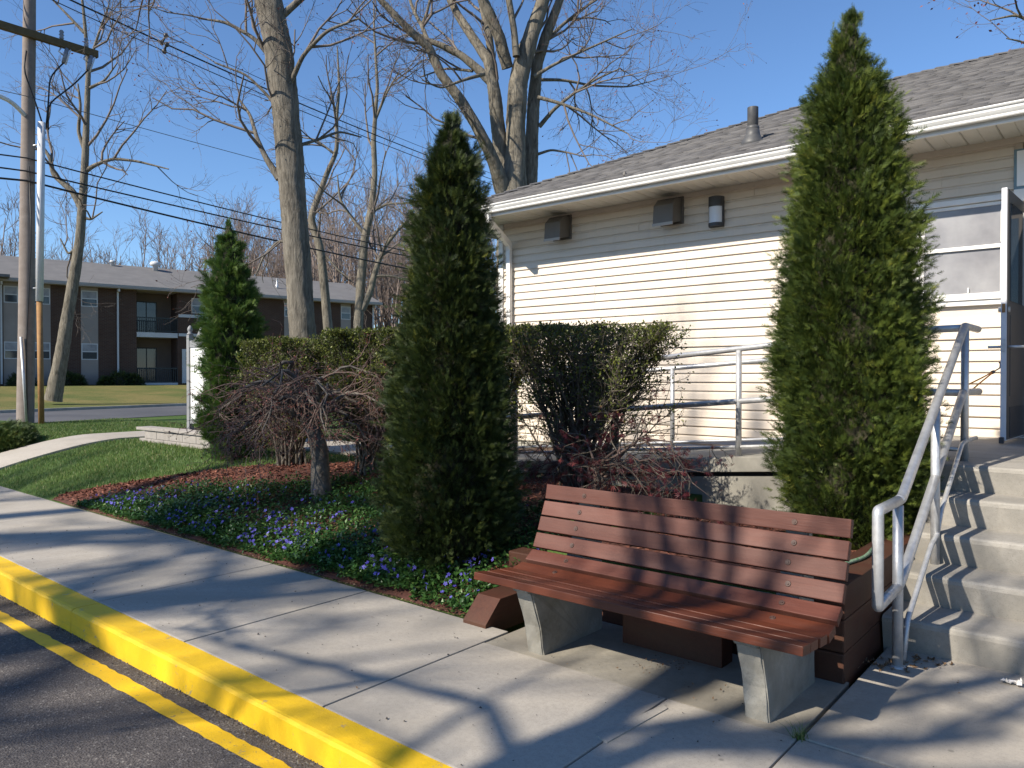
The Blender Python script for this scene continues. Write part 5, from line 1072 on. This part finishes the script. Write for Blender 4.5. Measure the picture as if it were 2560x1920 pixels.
tree('leaning_street_tree', 'slender bare tree leaning right beside the utility pole', [
    ([c1(200, 1510), c1(235, 1330), c1(258, 1180), c1(285, 1030), c1(305, 900), c1(315, 760), c1(325, 620), c1(332, 450), c1(340, 270), c1(330, 130), c1(320, 20), c1(300, -120)], [20, 15.5, 13.8, 12.6, 11, 9.5, 8.5, 7, 5.5, 4.2, 3, 1.5], 7),
    ([c1(312, 790), c1(280, 725), c1(240, 690), c1(205, 660), c1(195, 600), c1(170, 560)], [9, 8, 7, 6, 5, 3], 9),
    ([c1(325, 650), c1(360, 625), c1(430, 600), c1(520, 610), c1(640, 640)], [6, 5, 4, 3, 1.5], 11),
    ([c1(320, 560), c1(300, 500), c1(310, 400), c1(300, 320)], [5, 4.5, 3.5, 2], 8),
    ([c1(335, 340), c1(400, 310), c1(450, 240)], [4, 3, 1.5], 7),
    ([c1(338, 260), c1(380, 130), c1(420, 20)], [4, 3, 1.5], 7),
    ([c1(325, 130), c1(260, 60), c1(200, 0)], [4, 3, 1.5], 8),
    ([c1(300, 930), c1(260, 960), c1(230, 900)], [4, 3, 1.5], 4),
    ([c1(318, 820), c1(345, 830), c1(390, 800)], [4, 3, 1.5], 6)], scaled(OAK, 1.7), 28.0, 15, M['bark2'], M['twig'], gt)
tree('slim_tree', 'slim bare tree with a kinked trunk just right of the oak', [
    ([(826, 1010), (822, 840), (812, 720), (800, 610), (775, 548), (795, 500), (820, 430), (845, 380), (842, 300), (850, 220), (845, 120)], [13, 12, 11, 10, 9, 7.5, 6.5, 5.5, 4.5, 3.5, 1.5], 16),
    ([(842, 390), (790, 350), (750, 345)], [3.5, 2.5, 1.2], 9), ([(815, 640), (850, 680), (880, 700)], [3, 2, 1], 6)], scaled(OAK, 1.9, .9), 36.0, 21, M['bark2'], M['twig'], gt)
tree('slim_tree', 'forked slim bare tree between the kinked tree and dark arborvitae', [
    ([(893, 1010), (895, 830), (903, 700), (912, 600), (930, 520), (938, 440), (935, 350), (940, 280), (945, 220), (937, 80), (936, 0)], [14, 12, 11, 10, 8.5, 7, 6, 5, 4, 2.5, 1.2], 18),
    ([(905, 775), (925, 735), (938, 680), (960, 620), (1000, 570), (1045, 530)], [9, 8, 7, 5, 4, 2], 12),
    ([(915, 590), (880, 545), (850, 500), (845, 440)], [5, 4, 3, 1.5], 9), ([(940, 300), (965, 240), (1000, 180)], [4, 3, 1.5], 9),
    ([(930, 530), (970, 510), (1030, 510)], [4, 3, 1.5], 8), ([(938, 690), (980, 690), (1030, 705)], [4, 3, 1.5], 7)], scaled(OAK, 1.9, .9), 34.0, 22, M['bark2'], M['twig'], gt)
tree('budding_tree', 'reddish budding tree top showing above the roof ridge at upper right', [
    ([(2700, 900), (2690, 400), (2680, 200), (2670, 60), (2660, -80)], [22, 16, 12, 9, 5], 3),
    ([(2680, 180), (2610, 90), (2540, 40), (2470, 55)], [7, 5, 3.5, 1.5], 10), ([(2685, 240), (2620, 170), (2560, 110), (2510, 100)], [6, 4, 3, 1.4], 10),
    ([(2670, 60), (2600, 0), (2530, -20)], [6, 4, 2], 9)], scaled(OAK, 1.5), 27.0, 31, M['bark2'], M['twig'], gt, budmat=(M['bud'], 2.2))
# far woodland: reads as one mass of bare crowns
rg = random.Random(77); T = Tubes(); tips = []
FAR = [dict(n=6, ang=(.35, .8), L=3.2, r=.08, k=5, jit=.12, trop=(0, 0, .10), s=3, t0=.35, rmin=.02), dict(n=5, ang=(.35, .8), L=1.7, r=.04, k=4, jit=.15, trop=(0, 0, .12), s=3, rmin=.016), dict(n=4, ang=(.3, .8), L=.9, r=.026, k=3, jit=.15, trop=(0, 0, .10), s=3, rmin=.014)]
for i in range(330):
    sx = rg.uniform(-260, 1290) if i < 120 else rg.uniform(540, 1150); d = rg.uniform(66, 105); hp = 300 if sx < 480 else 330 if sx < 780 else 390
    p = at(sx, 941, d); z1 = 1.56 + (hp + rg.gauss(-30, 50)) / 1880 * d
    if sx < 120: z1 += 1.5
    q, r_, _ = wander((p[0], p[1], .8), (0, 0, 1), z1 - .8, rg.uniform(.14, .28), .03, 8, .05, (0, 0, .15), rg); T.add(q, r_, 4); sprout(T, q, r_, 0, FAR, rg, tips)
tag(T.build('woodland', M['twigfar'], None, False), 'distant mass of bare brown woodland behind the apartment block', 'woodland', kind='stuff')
far_ridge = None

# ------------------------------------------------------------------ unseen trees added behind the viewer so shade falls on walk, bench and kerb
def shade_tree(x, y, h, seed, limbs, label, zfork, spread, n2=7, thick=1.0):
    rg = random.Random(seed); T = Tubes(); W = Tubes(); tips = []; root = empty('added_shade_tree', (x, y, -.15), label, 'tree', gt)
    q, r_ = trunk_mesh(T, [(x, y, -.2), (x + .1, y, zfork * .5), (x - .05, y + .1, zfork), (x + .1, y, h * .8), (x, y, h)], [.42, .34, .30, .16 * thick, .06 * thick], 24, 12, .03, rg)
    cfg = [dict(n=n2, ang=(.4, 1.0), L=2.6, r=.085, k=6, jit=.14, trop=(0, 0, .04), s=5, t0=.25), dict(n=5, ang=(.4, 1.0), L=1.2, r=.03, k=5, jit=.18, trop=(0, 0, .03), s=4), dict(n=4, ang=(.4, 1.0), L=.6, r=.012, k=4, jit=.2, trop=(0, 0, .02), s=3)]
    for i in range(limbs):
        a = 2 * math.pi * i / limbs + rg.uniform(-.35, .35); z0 = zfork + (h - zfork) * rg.uniform(0, .75); b = (x, y, z0); L = spread * rg.uniform(.7, 1.15) * (1 - .4 * (z0 - zfork) / (h - zfork))
        p, rr_, _ = wander(b, (math.cos(a), math.sin(a), rg.uniform(.3, .9)), L, rg.uniform(.09, .17), .03, 9, .12, (0, 0, .03), rg); T.add(p, rr_, 8); sprout(W, p, rr_, 0, cfg, rg, tips)
    T.build('trunk', M['bark'], root); W.build('crown', M['twig'], root)
shade_tree(-10.4, -17.0, 22.0, 41, 11, 'tall bare tree added behind the viewer shading the planting bed', 9.0, 5.0, 6, 1.5)
shade_tree(-15.2, -18.0, 20.5, 42, 8, 'tall bare tree added behind the viewer shading the far sidewalk', 9.0, 5.4, 6, 1.4)
shade_tree(4.3, -5.4, 8.6, 43, 7, 'smaller bare tree added behind the viewer for shade near the steps', 4.0, 3.0, 6)
shade_tree(-4.1, -6.6, 9.0, 44, 6, 'young bare tree added behind the viewer shading the bench', 3.6, 2.4, 4, .6)
